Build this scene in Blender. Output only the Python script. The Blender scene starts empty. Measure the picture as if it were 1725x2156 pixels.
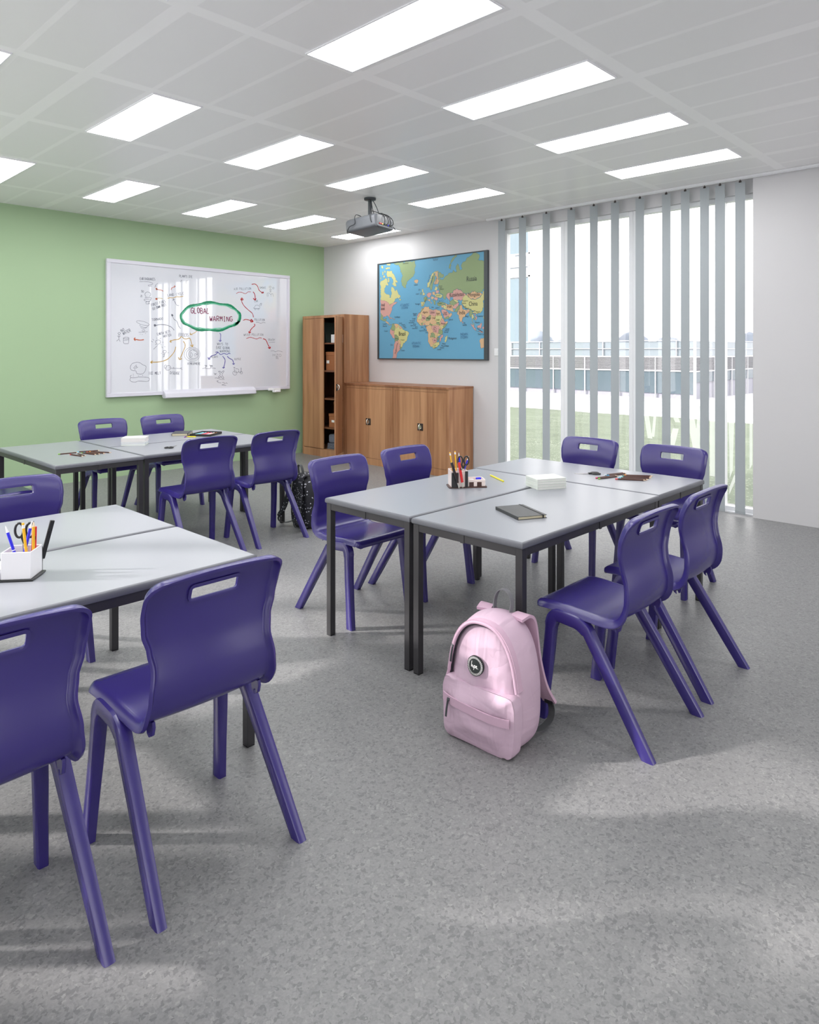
import bpy, bmesh, math, random
from mathutils import Vector, Matrix, noise
from mathutils.geometry import tessellate_polygon
random.seed(7)
PI = math.pi
SC = bpy.context.scene
COL = SC.collection
TT = 0.71          # table height
CH = 3.022         # ceiling height
WX = 6.56          # map / window wall
GY = 8.10          # green wall

# ------------------------------------------------------------------ materials
def lin(c):
    return tuple(((x/255)/12.92 if x/255 <= 0.04045 else ((x/255+0.055)/1.055)**2.4) for x in c)
def new_mat(name):
    m = bpy.data.materials.new(name); m.use_nodes = True
    nt = m.node_tree; nt.nodes.clear()
    out = nt.nodes.new('ShaderNodeOutputMaterial')
    return m, nt, out
def pbr(name, rgb, rough=0.5, metal=0.0, spec=0.5, var=0.04, scale=40.0, bump=0.0, bscale=200.0, coat=0.0, subs=0.0):
    """procedural principled material with slight noise variation of its own colour"""
    m, nt, out = new_mat(name)
    N = nt.nodes; Lk = nt.links
    b = N.new('ShaderNodeBsdfPrincipled')
    b.inputs['Roughness'].default_value = rough; b.inputs['Metallic'].default_value = metal
    b.inputs['Specular IOR Level'].default_value = spec; b.inputs['Coat Weight'].default_value = coat
    tc = N.new('ShaderNodeTexCoord')
    no = N.new('ShaderNodeTexNoise'); no.inputs['Scale'].default_value = scale; no.inputs['Detail'].default_value = 4
    Lk.new(tc.outputs['Object'], no.inputs['Vector'])
    mix = N.new('ShaderNodeMix'); mix.data_type = 'RGBA'
    c = lin(rgb)
    mix.inputs[6].default_value = tuple(max(0, x*(1-var)) for x in c)+(1,)
    mix.inputs[7].default_value = tuple(min(1, x*(1+var)) for x in c)+(1,)
    Lk.new(no.outputs['Fac'], mix.inputs[0]); Lk.new(mix.outputs[2], b.inputs['Base Color'])
    if bump:
        n2 = N.new('ShaderNodeTexNoise'); n2.inputs['Scale'].default_value = bscale; n2.inputs['Detail'].default_value = 3
        Lk.new(tc.outputs['Object'], n2.inputs['Vector'])
        bp = N.new('ShaderNodeBump'); bp.inputs['Strength'].default_value = bump; bp.inputs['Distance'].default_value = 0.002
        Lk.new(n2.outputs['Fac'], bp.inputs['Height']); Lk.new(bp.outputs['Normal'], b.inputs['Normal'])
    Lk.new(b.outputs[0], out.inputs[0])
    return m
def emit(name, rgb, s):
    m, nt, out = new_mat(name)
    e = nt.nodes.new('ShaderNodeEmission'); e.inputs[0].default_value = lin(rgb)+(1,); e.inputs[1].default_value = s
    nt.links.new(e.outputs[0], out.inputs[0]); return m
def glass(name, tint=(250, 249, 249), gloss=0.06, frost=0.0):
    m, nt, out = new_mat(name); N = nt.nodes
    t = N.new('ShaderNodeBsdfTransparent'); t.inputs[0].default_value = lin(tint)+(1,)
    g = N.new('ShaderNodeBsdfGlossy'); g.inputs['Roughness'].default_value = 0.02
    mx = N.new('ShaderNodeMixShader'); mx.inputs[0].default_value = gloss
    nt.links.new(t.outputs[0], mx.inputs[1]); nt.links.new(g.outputs[0], mx.inputs[2])
    last = mx
    if frost:
        d = N.new('ShaderNodeBsdfTranslucent'); d.inputs[0].default_value = (0.9, 0.9, 0.9, 1)
        m2 = N.new('ShaderNodeMixShader'); m2.inputs[0].default_value = frost
        nt.links.new(mx.outputs[0], m2.inputs[1]); nt.links.new(d.outputs[0], m2.inputs[2]); last = m2
    nt.links.new(last.outputs[0], out.inputs[0]); return m

def floor_mat():
    m, nt, out = new_mat('speckled_grey_vinyl'); N = nt.nodes; Lk = nt.links
    b = N.new('ShaderNodeBsdfPrincipled'); b.inputs['Roughness'].default_value = 0.42; b.inputs['Specular IOR Level'].default_value = 0.42
    tc = N.new('ShaderNodeTexCoord')
    wob = N.new('ShaderNodeTexNoise'); wob.inputs['Scale'].default_value = 60; wob.inputs['Detail'].default_value = 2
    Lk.new(tc.outputs['Object'], wob.inputs['Vector'])
    add = N.new('ShaderNodeVectorMath'); add.operation = 'MULTIPLY_ADD'
    add.inputs[1].default_value = (0.03, 0.03, 0.03)
    Lk.new(wob.outputs['Color'], add.inputs[0]); Lk.new(tc.outputs['Object'], add.inputs[2])
    v = N.new('ShaderNodeTexVoronoi'); v.inputs['Scale'].default_value = 115; v.inputs['Randomness'].default_value = 1
    Lk.new(add.outputs[0], v.inputs['Vector'])
    sep = N.new('ShaderNodeSeparateColor'); Lk.new(v.outputs['Color'], sep.inputs[0])
    r1 = N.new('ShaderNodeValToRGB'); r1.color_ramp.interpolation = 'CONSTANT'
    base = [(0.0, (0.172, 0.173, 0.178)), (0.13, (0.210, 0.211, 0.214)), (0.42, (0.234, 0.235, 0.237)), (0.80, (0.251, 0.251, 0.253)), (0.95, (0.285, 0.284, 0.282))]
    e = r1.color_ramp.elements
    e[0].position = 0; e[0].color = base[0][1]+(1,); e[1].position = base[1][0]; e[1].color = base[1][1]+(1,)
    for p, c in base[2:]:
        q = e.new(p); q.color = c+(1,)
    Lk.new(sep.outputs[0], r1.inputs[0])
    n2 = N.new('ShaderNodeTexNoise'); n2.inputs['Scale'].default_value = 150; n2.inputs['Detail'].default_value = 3
    Lk.new(tc.outputs['Object'], n2.inputs['Vector'])
    mx = N.new('ShaderNodeMix'); mx.data_type = 'RGBA'; mx.blend_type = 'OVERLAY'; mx.inputs[0].default_value = 0.22
    Lk.new(r1.outputs[0], mx.inputs[6]); Lk.new(n2.outputs['Fac'], mx.inputs[7])
    Lk.new(mx.outputs[2], b.inputs['Base Color'])
    bp = N.new('ShaderNodeBump'); bp.inputs['Strength'].default_value = 0.12; bp.inputs['Distance'].default_value = 0.001
    Lk.new(n2.outputs['Fac'], bp.inputs['Height']); Lk.new(bp.outputs['Normal'], b.inputs['Normal'])
    Lk.new(b.outputs[0], out.inputs[0]); return m

def wood_mat(name, c1, c2, axis_z=True):
    m, nt, out = new_mat(name); N = nt.nodes; Lk = nt.links
    b = N.new('ShaderNodeBsdfPrincipled'); b.inputs['Roughness'].default_value = 0.42; b.inputs['Specular IOR Level'].default_value = 0.35
    tc = N.new('ShaderNodeTexCoord'); mp = N.new('ShaderNodeMapping')
    mp.inputs['Scale'].default_value = (9, 9, 0.7)
    Lk.new(tc.outputs['Object'], mp.inputs[0])
    n = N.new('ShaderNodeTexNoise'); n.inputs['Scale'].default_value = 1.6; n.inputs['Detail'].default_value = 6; n.inputs['Distortion'].default_value = 0.6
    Lk.new(mp.outputs[0], n.inputs['Vector'])
    mp2 = N.new('ShaderNodeMapping'); mp2.inputs['Scale'].default_value = (10, 8.5, 0.05)
    Lk.new(tc.outputs['Object'], mp2.inputs[0])
    v = N.new('ShaderNodeTexVoronoi'); v.inputs['Scale'].default_value = 1.0
    Lk.new(mp2.outputs[0], v.inputs['Vector'])
    sp = N.new('ShaderNodeSeparateColor'); Lk.new(v.outputs['Color'], sp.inputs[0])
    ma = N.new('ShaderNodeMath'); ma.operation = 'MULTIPLY_ADD'; ma.inputs[1].default_value = 0.35
    Lk.new(sp.outputs[0], ma.inputs[0]); Lk.new(n.outputs['Fac'], ma.inputs[2])
    r = N.new('ShaderNodeValToRGB'); e = r.color_ramp.elements
    e[0].position = 0.30; e[0].color = lin(c1)+(1,); e[1].position = 0.92; e[1].color = lin(c2)+(1,)
    Lk.new(ma.outputs[0], r.inputs[0]); Lk.new(r.outputs[0], b.inputs['Base Color'])
    Lk.new(b.outputs[0], out.inputs[0]); return m

def ceiling_mat():
    """white tiles in a lighter exposed grid: wide bars every 1.08 m, thin bars at the thirds"""
    m, nt, out = new_mat('ceiling_tile_grid'); N = nt.nodes; Lk = nt.links
    b = N.new('ShaderNodeBsdfPrincipled'); b.inputs['Roughness'].default_value = 0.34
    b.inputs['Specular IOR Level'].default_value = 0.45
    tc = N.new('ShaderNodeTexCoord'); s = N.new('ShaderNodeSeparateXYZ'); Lk.new(tc.outputs['Object'], s.inputs[0])
    def M(op, a, bb=None, cc=None):
        q = N.new('ShaderNodeMath'); q.operation = op
        for i, x in enumerate((a, bb, cc)):
            if x is None: continue
            if isinstance(x, (int, float)): q.inputs[i].default_value = x
            else: Lk.new(x, q.inputs[i])
        return q.outputs[0]
    def bar(coord, off, period, half, soft=0.006):
        u = M('SUBTRACT', coord, off); u = M('DIVIDE', u, period); u = M('FRACT', M('ADD', u, 100.5)); u = M('ABSOLUTE', M('SUBTRACT', u, 0.5))
        u = M('MULTIPLY', u, period)                    # distance to the bar's axis
        return M('MINIMUM', M('MAXIMUM', M('DIVIDE', M('SUBTRACT', half+soft, u), soft), 0.0), 1.0)
    a1 = bar(s.outputs[0], 1.54, 1.085, 0.037); a2 = bar(s.outputs[0], 1.54, 1.085/3, 0.013)
    a3 = bar(s.outputs[1], 2.89, 1.08, 0.037)
    w = M('MAXIMUM', M('MAXIMUM', a1, M('MULTIPLY', a2, 0.8)), a3)
    mix = N.new('ShaderNodeMix'); mix.data_type = 'RGBA'
    mix.inputs[6].default_value = (0.865, 0.86, 0.86, 1); mix.inputs[7].default_value = (0.95, 0.945, 0.945, 1)
    Lk.new(w, mix.inputs[0]); Lk.new(mix.outputs[2], b.inputs['Base Color'])
    bp = N.new('ShaderNodeBump'); bp.inputs['Strength'].default_value = 0.3; bp.inputs['Distance'].default_value = 0.002
    Lk.new(w, bp.inputs['Height']); Lk.new(bp.outputs['Normal'], b.inputs['Normal'])
    Lk.new(b.outputs[0], out.inputs[0]); return m

def speckle_mat(name, base, dot):
    m, nt, out = new_mat(name); N = nt.nodes; Lk = nt.links
    b = N.new('ShaderNodeBsdfPrincipled'); b.inputs['Roughness'].default_value = 0.6
    tc = N.new('ShaderNodeTexCoord'); v = N.new('ShaderNodeTexVoronoi'); v.inputs['Scale'].default_value = 48
    Lk.new(tc.outputs['Object'], v.inputs['Vector'])
    r = N.new('ShaderNodeValToRGB'); e = r.color_ramp.elements
    e[0].position = 0.20; e[0].color = lin(dot)+(1,); e[1].position = 0.26; e[1].color = lin(base)+(1,)
    Lk.new(v.outputs['Distance'], r.inputs[0]); Lk.new(r.outputs[0], b.inputs['Base Color'])
    Lk.new(b.outputs[0], out.inputs[0]); return m

def grass_mat():
    m, nt, out = new_mat('lawn_with_daisies'); N = nt.nodes; Lk = nt.links
    b = N.new('ShaderNodeBsdfPrincipled'); b.inputs['Roughness'].default_value = 0.9
    tc = N.new('ShaderNodeTexCoord')
    n = N.new('ShaderNodeTexNoise'); n.inputs['Scale'].default_value = 1.3; n.inputs['Detail'].default_value = 8
    Lk.new(tc.outputs['Object'], n.inputs['Vector'])
    r = N.new('ShaderNodeValToRGB'); e = r.color_ramp.elements
    e[0].position = 0.3; e[0].color = lin((84, 95, 76))+(1,); e[1].position = 0.75; e[1].color = lin((106, 117, 97))+(1,)
    Lk.new(n.outputs['Fac'], r.inputs[0])
    v = N.new('ShaderNodeTexVoronoi'); v.inputs['Scale'].default_value = 16; Lk.new(tc.outputs['Object'], v.inputs['Vector'])
    n2 = N.new('ShaderNodeTexNoise'); n2.inputs['Scale'].default_value = 0.35; Lk.new(tc.outputs['Object'], n2.inputs['Vector'])
    th = N.new('ShaderNodeMath'); th.operation = 'MULTIPLY'; th.inputs[1].default_value = 0.42; Lk.new(n2.outputs['Fac'], th.inputs[0])
    lt = N.new('ShaderNodeMath'); lt.operation = 'LESS_THAN'; Lk.new(v.outputs['Distance'], lt.inputs[0]); Lk.new(th.outputs[0], lt.inputs[1])
    mx = N.new('ShaderNodeMix'); mx.data_type = 'RGBA'; mx.inputs[7].default_value = lin((160, 168, 152))+(1,)
    Lk.new(lt.outputs[0], mx.inputs[0]); Lk.new(r.outputs[0], mx.inputs[6]); Lk.new(mx.outputs[2], b.inputs['Base Color'])
    Lk.new(b.outputs[0], out.inputs[0]); return m

M = {}
M['floor'] = floor_mat()
M['ceiling'] = ceiling_mat()
M['wall'] = pbr('white_painted_wall', (204, 203, 205), 0.6, var=0.01, scale=2)
M['green'] = pbr('sage_green_paint', (160, 186, 148), 0.55, var=0.02, scale=1.5)
M['purple'] = pbr('purple_polypropylene', (50, 39, 116), 0.27, spec=0.75, var=0.02, scale=8, bump=0.05, bscale=900)
M['top'] = pbr('grey_laminate', (148, 151, 158), 0.28, spec=0.45, var=0.015, scale=6)
M['edge'] = pbr('grey_moulded_edge', (108, 110, 117), 0.32, var=0.02)
M['steel'] = pbr('black_powder_coated_steel', (52, 51, 54), 0.38, spec=0.5, var=0.05, bump=0.05, bscale=600)
M['wood'] = wood_mat('beech_laminate', (140, 94, 64), (188, 142, 105))
M['wood_top'] = wood_mat('beech_laminate_top', (126, 80, 54), (160, 114, 84))
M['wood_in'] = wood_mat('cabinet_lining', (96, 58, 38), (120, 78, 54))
M['dark'] = pbr('dark_bronze', (44, 34, 30), 0.4)
M['chrome'] = pbr('chrome', (225, 222, 216), 0.12, metal=1.0)
M['board'] = pbr('whiteboard_enamel', (222, 224, 232), 0.04, spec=0.9, var=0.005, scale=2, coat=1.0)
for _n in M['board'].node_tree.nodes:
    if _n.type == 'BSDF_PRINCIPLED': _n.inputs['Coat IOR'].default_value = 1.95; _n.inputs['Coat Roughness'].default_value = 0.015
M['boardframe'] = pbr('whiteboard_frame', (214, 213, 224), 0.3, var=0.01)
M['white_plastic'] = pbr('white_plastic', (236, 236, 238), 0.3, var=0.01)
M['pink_plastic'] = pbr('cream_plastic', (240, 226, 220), 0.3, var=0.01)
M['black_plastic'] = pbr('black_plastic', (30, 31, 33), 0.3)
M['brown_plastic'] = pbr('brown_plastic', (70, 42, 34), 0.35)
M['grey_plastic'] = pbr('projector_grey', (104, 107, 112), 0.4)
M['dgrey'] = pbr('dark_grey_metal', (72, 76, 80), 0.4, metal=0.3)
M['cable'] = pbr('cable_black', (40, 42, 46), 0.5)
M['slat'] = pbr('grey_blind_fabric', (186, 192, 196), 0.8, var=0.02, scale=120)
_nt = M['slat'].node_tree; _b = [n for n in _nt.nodes if n.type == 'BSDF_PRINCIPLED'][0]; _o = [n for n in _nt.nodes if n.type == 'OUTPUT_MATERIAL'][0]
_t = _nt.nodes.new('ShaderNodeBsdfTranslucent'); _t.inputs[0].default_value = lin((190, 196, 200))+(1,); _m = _nt.nodes.new('ShaderNodeMixShader'); _m.inputs[0].default_value = 0.33
_nt.links.new(_b.outputs[0], _m.inputs[1]); _nt.links.new(_t.outputs[0], _m.inputs[2]); _nt.links.new(_m.outputs[0], _o.inputs[0])
M['frame_white'] = pbr('white_window_frame', (238, 239, 242), 0.35, var=0.01)
M['glass'] = glass('window_glass')
M['vinyl'] = glass('frosted_window_film', (250, 255, 250), 0.05, frost=0.42)
M['panel'] = emit('led_panel', (255, 255, 255), 9.6)
M['paper'] = pbr('paper_white', (228, 229, 224), 0.7, var=0.02, scale=90)
M['cream'] = pbr('cream_pages', (214, 206, 176), 0.7, var=0.04, scale=300)
M['black_cover'] = pbr('black_leatherette', (58, 59, 60), 0.38, bump=0.3, bscale=900)
M['elastic'] = pbr('black_elastic', (22, 23, 26), 0.6)
M['pencil_brown'] = pbr('brown_pencil_lacquer', (74, 34, 22), 0.3)
M['yellow'] = pbr('yellow_pencil_lacquer', (238, 182, 40), 0.3)
M['lemon'] = pbr('lemon_pencil_lacquer', (240, 228, 40), 0.35)
M['blue_pen'] = pbr('blue_pen', (48, 48, 222), 0.25)
M['red'] = pbr('red_plastic', (214, 40, 44), 0.3)
M['lead'] = pbr('graphite', (50, 50, 54), 0.4)
M['cut_wood'] = pbr('cut_pencil_wood', (232, 206, 176), 0.7)
M['pink_fabric'] = pbr('pink_bag_fabric', (200, 174, 192), 0.62, spec=0.3, var=0.02, scale=6, bump=0.12, bscale=700)
def add_creases(m, scale, dist, strength):
    nt = m.node_tree; N = nt.nodes; Lk = nt.links
    b = [n for n in N if n.type == 'BSDF_PRINCIPLED'][0]; tc = [n for n in N if n.type == 'TEX_COORD'][0]; old = [n for n in N if n.type == 'BUMP'][0]
    mp = N.new('ShaderNodeMapping'); mp.inputs['Scale'].default_value = (1, 1.7, 1); mp.inputs['Rotation'].default_value = (0.5, 0, 0); Lk.new(tc.outputs['Object'], mp.inputs[0])
    n = N.new('ShaderNodeTexNoise'); n.inputs['Scale'].default_value = scale; n.inputs['Detail'].default_value = 1.5; n.inputs['Distortion'].default_value = 0.8; Lk.new(mp.outputs[0], n.inputs['Vector'])
    a = N.new('ShaderNodeMath'); a.operation = 'SUBTRACT'; a.inputs[1].default_value = 0.5; Lk.new(n.outputs['Fac'], a.inputs[0])
    c = N.new('ShaderNodeMath'); c.operation = 'ABSOLUTE'; Lk.new(a.outputs[0], c.inputs[0])
    d = N.new('ShaderNodeMath'); d.operation = 'POWER'; d.inputs[1].default_value = 0.55; Lk.new(c.outputs[0], d.inputs[0])
    bp = N.new('ShaderNodeBump'); bp.inputs['Strength'].default_value = strength; bp.inputs['Distance'].default_value = dist
    Lk.new(d.outputs[0], bp.inputs['Height']); Lk.new(old.outputs['Normal'], bp.inputs['Normal']); Lk.new(bp.outputs['Normal'], b.inputs['Normal'])
add_creases(M['pink_fabric'], 6.0, 0.010, 0.22)
_nt = M['pink_fabric'].node_tree; _b = [n for n in _nt.nodes if n.type == 'BSDF_PRINCIPLED'][0]; _l = _b.inputs['Normal'].links[0].from_node
_tc = [n for n in _nt.nodes if n.type == 'TEX_COORD'][0]
for _sc, _st, _ds in (((5, 20, 4), 0.26, 0.03), ((4, 5, 16), 0.16, 0.03)):
    _mp = _nt.nodes.new('ShaderNodeMapping'); _mp.inputs['Scale'].default_value = _sc; _nt.links.new(_tc.outputs['Object'], _mp.inputs[0])
    _n = _nt.nodes.new('ShaderNodeTexNoise'); _n.inputs['Scale'].default_value = 1.0; _n.inputs['Detail'].default_value = 1.5; _n.inputs['Distortion'].default_value = 1.2; _nt.links.new(_mp.outputs[0], _n.inputs['Vector'])
    _p = _nt.nodes.new('ShaderNodeBump'); _p.inputs['Strength'].default_value = _st; _p.inputs['Distance'].default_value = _ds
    _nt.links.new(_n.outputs['Fac'], _p.inputs['Height']); _nt.links.new(_l.outputs['Normal'], _p.inputs['Normal']); _nt.links.new(_p.outputs['Normal'], _b.inputs['Normal']); _l = _p
M['pink_dark'] = pbr('pink_bag_piping', (202, 170, 190), 0.55, spec=0.3)
M['zip'] = pbr('black_zip', (34, 34, 42), 0.6)
M['web'] = pbr('grey_webbing', (120, 120, 124), 0.7)
M['web_dark'] = pbr('dark_grey_webbing', (70, 72, 74), 0.7)
M['speck'] = speckle_mat('black_speckled_fabric', (20, 21, 30), (196, 196, 206))
M['card'] = pbr('brown_cardboard', (152, 96, 58), 0.8, var=0.05)
M['grey_cloth'] = pbr('grey_folded_cloth', (104, 110, 122), 0.9)
M['badge'] = pbr('badge_black', (22, 30, 30), 0.5)
M['badge_w'] = pbr('badge_white', (220, 220, 220), 0.6)
M['lawn'] = grass_mat()
M['paving'] = pbr('white_paving', (190, 190, 194), 0.9)
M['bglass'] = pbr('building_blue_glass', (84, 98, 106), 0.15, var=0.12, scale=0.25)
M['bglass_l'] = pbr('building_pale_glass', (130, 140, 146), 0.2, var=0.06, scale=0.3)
M['blouvre'] = pbr('building_louvre', (128, 128, 130), 0.6)
M['bwhite'] = pbr('building_white_trim', (200, 200, 204), 0.6)
M['binner'] = pbr('building_low_panel', (150, 150, 160), 0.6)
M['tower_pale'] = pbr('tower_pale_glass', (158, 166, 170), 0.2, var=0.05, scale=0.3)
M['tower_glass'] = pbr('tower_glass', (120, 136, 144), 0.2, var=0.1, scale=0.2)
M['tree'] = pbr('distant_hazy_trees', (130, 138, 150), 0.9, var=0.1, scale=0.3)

# ------------------------------------------------------------------ mesh helpers
def obj(name, bm, mats, parent=None, smooth=False, angle=None, bevel=0, bseg=2):
    me = bpy.data.meshes.new(name)
    bm.normal_update(); bm.to_mesh(me); bm.free()
    if not isinstance(mats, (list, tuple)): mats = [mats]
    for m in mats: me.materials.append(m)
    o = bpy.data.objects.new(name, me); COL.objects.link(o)
    if smooth:
        me.shade_smooth()
        if angle is not None:
            me.set_sharp_from_angle(angle=math.radians(angle))
    if bevel:
        b = o.modifiers.new('bevel', 'BEVEL'); b.width = bevel; b.segments = bseg; b.limit_method = 'ANGLE'; b.angle_limit = math.radians(40)
        b.harden_normals = False
        if not smooth:
            me.shade_smooth()
            me.set_sharp_from_angle(angle=math.radians(35))
    if parent is not None: o.parent = parent
    return o
def box(bm, x0, x1, y0, y1, z0, z1, mi=0):
    vs = [bm.verts.new(p) for p in ((x0, y0, z0), (x1, y0, z0), (x1, y1, z0), (x0, y1, z0), (x0, y0, z1), (x1, y0, z1), (x1, y1, z1), (x0, y1, z1))]
    for f in ((3, 2, 1, 0), (4, 5, 6, 7), (0, 1, 5, 4), (1, 2, 6, 5), (2, 3, 7, 6), (3, 0, 4, 7)):
        fc = bm.faces.new([vs[i] for i in f]); fc.material_index = mi
    return vs
def BX(*a, **k):
    bm = bmesh.new(); box(bm, *a, **k); return bm
def tube(bm, pts, r, n=8, mi=0, caps=True, rs=None, flat=1.0):
    pts = [Vector(p) for p in pts]; rings = []
    prev = None
    for i, p in enumerate(pts):
        d = (pts[min(i+1, len(pts)-1)] - pts[max(i-1, 0)]).normalized()
        if prev is None:
            up = Vector((0, 0, 1)) if abs(d.z) < 0.9 else Vector((1, 0, 0))
            a = d.cross(up).normalized()
        else:
            a = (prev - d*prev.dot(d)).normalized()
        prev = a; b = d.cross(a)
        rr = rs[i] if rs else r
        rings.append([bm.verts.new(p + (a*math.cos(2*PI*k/n) + b*flat*math.sin(2*PI*k/n))*rr) for k in range(n)])
    for i in range(len(rings)-1):
        for k in range(n):
            f = bm.faces.new((rings[i][k], rings[i][(k+1) % n], rings[i+1][(k+1) % n], rings[i+1][k])); f.material_index = mi
    if caps:
        for rg, rev in ((rings[0], False), (rings[-1], True)):
            f = bm.faces.new(rg if rev else rg[::-1]); f.material_index = mi
    bmesh.ops.recalc_face_normals(bm, faces=bm.faces)
    return rings
def ribbon(bm, pts, w, t, side, mi=0):
    """flat strap: pts centreline, width along 'side', thickness t"""
    pts = [Vector(p) for p in pts]; side = Vector(side).normalized(); rings = []
    for i, p in enumerate(pts):
        d = (pts[min(i+1, len(pts)-1)] - pts[max(i-1, 0)]).normalized()
        s = (side - d*side.dot(d)).normalized(); nrm = d.cross(s)
        ww = w[i] if isinstance(w, (list, tuple)) else w
        rings.append([bm.verts.new(p + s*a*ww/2 + nrm*b*t/2) for a, b in ((-1, -1), (1, -1), (1, 1), (-1, 1))])
    for i in range(len(rings)-1):
        for k in range(4):
            f = bm.faces.new((rings[i][k], rings[i][(k+1) % 4], rings[i+1][(k+1) % 4], rings[i+1][k])); f.material_index = mi
    bm.faces.new(rings[0][::-1]).material_index = mi; bm.faces.new(rings[-1]).material_index = mi
    bmesh.ops.recalc_face_normals(bm, faces=bm.faces)
def prism(bm, poly, z0, z1, mi=0, tf=None):
    tf = tf or (lambda x, y, z: (x, y, z))
    lo = [bm.verts.new(tf(x, y, z0)) for x, y in poly]; hi = [bm.verts.new(tf(x, y, z1)) for x, y in poly]
    n = len(poly)
    for i in range(n):
        f = bm.faces.new((lo[i], lo[(i+1) % n], hi[(i+1) % n], hi[i])); f.material_index = mi
    f = bm.faces.new(lo[::-1]); f.material_index = mi; f = bm.faces.new(hi); f.material_index = mi
def lathe(bm, prof, n=24, c=(0, 0), mi=0):
    rings = []
    for r, z in prof:
        rings.append([bm.verts.new((c[0]+r*math.cos(2*PI*k/n), c[1]+r*math.sin(2*PI*k/n), z)) for k in range(n)])
    for i in range(len(rings)-1):
        for k in range(n):
            bm.faces.new((rings[i][k], rings[i][(k+1) % n], rings[i+1][(k+1) % n], rings[i+1][k])).material_index = mi
    bm.faces.new(rings[0][::-1]).material_index = mi; bm.faces.new(rings[-1]).material_index = mi
def xf(bm, mtx):
    bmesh.ops.transform(bm, matrix=mtx, verts=bm.verts)
def tag(o, label, cat, group=None):
    o['label'] = label; o['category'] = cat
    if group: o['group'] = group
    return o
def thing(name, label, cat, loc=(0, 0, 0), rz=0, group=None):
    o = bpy.data.objects.new(name, None); o.empty_display_size = 0.1; COL.objects.link(o)
    o.location = loc; o.rotation_euler = (0, 0, rz)
    return tag(o, label, cat, group)
def struct(name, bm, m, **k):
    o = obj(name, bm, m, **k)
    if o.parent is None: o['kind'] = 'structure'
    return o
def children(o):
    return [c for c in COL.objects if c.parent == o]
def dup(root, loc, rz, label):
    kids = children(root)
    r = root.copy(); COL.objects.link(r); r.location = loc; r.rotation_euler = (0, 0, rz); r['label'] = label
    for ch in kids:
        c = ch.copy(); COL.objects.link(c); c.parent = r
        for g in children(ch):
            d = g.copy(); COL.objects.link(d); d.parent = c
    return r
def smooth_path(pts, n=6):
    """Catmull-Rom through pts"""
    P = [Vector(p) for p in pts]; out = []
    for i in range(len(P)-1):
        p0 = P[max(i-1, 0)]; p1 = P[i]; p2 = P[i+1]; p3 = P[min(i+2, len(P)-1)]
        for k in range(n):
            t = k/n
            out.append(0.5*((2*p1)+(-p0+p2)*t+(2*p0-5*p1+4*p2-p3)*t*t+(-p0+3*p1-3*p2+p3)*t*t*t))
    out.append(P[-1]); return out
WORLD, SUN, EXPO = 2.7, 4.6, 0.36
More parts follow.
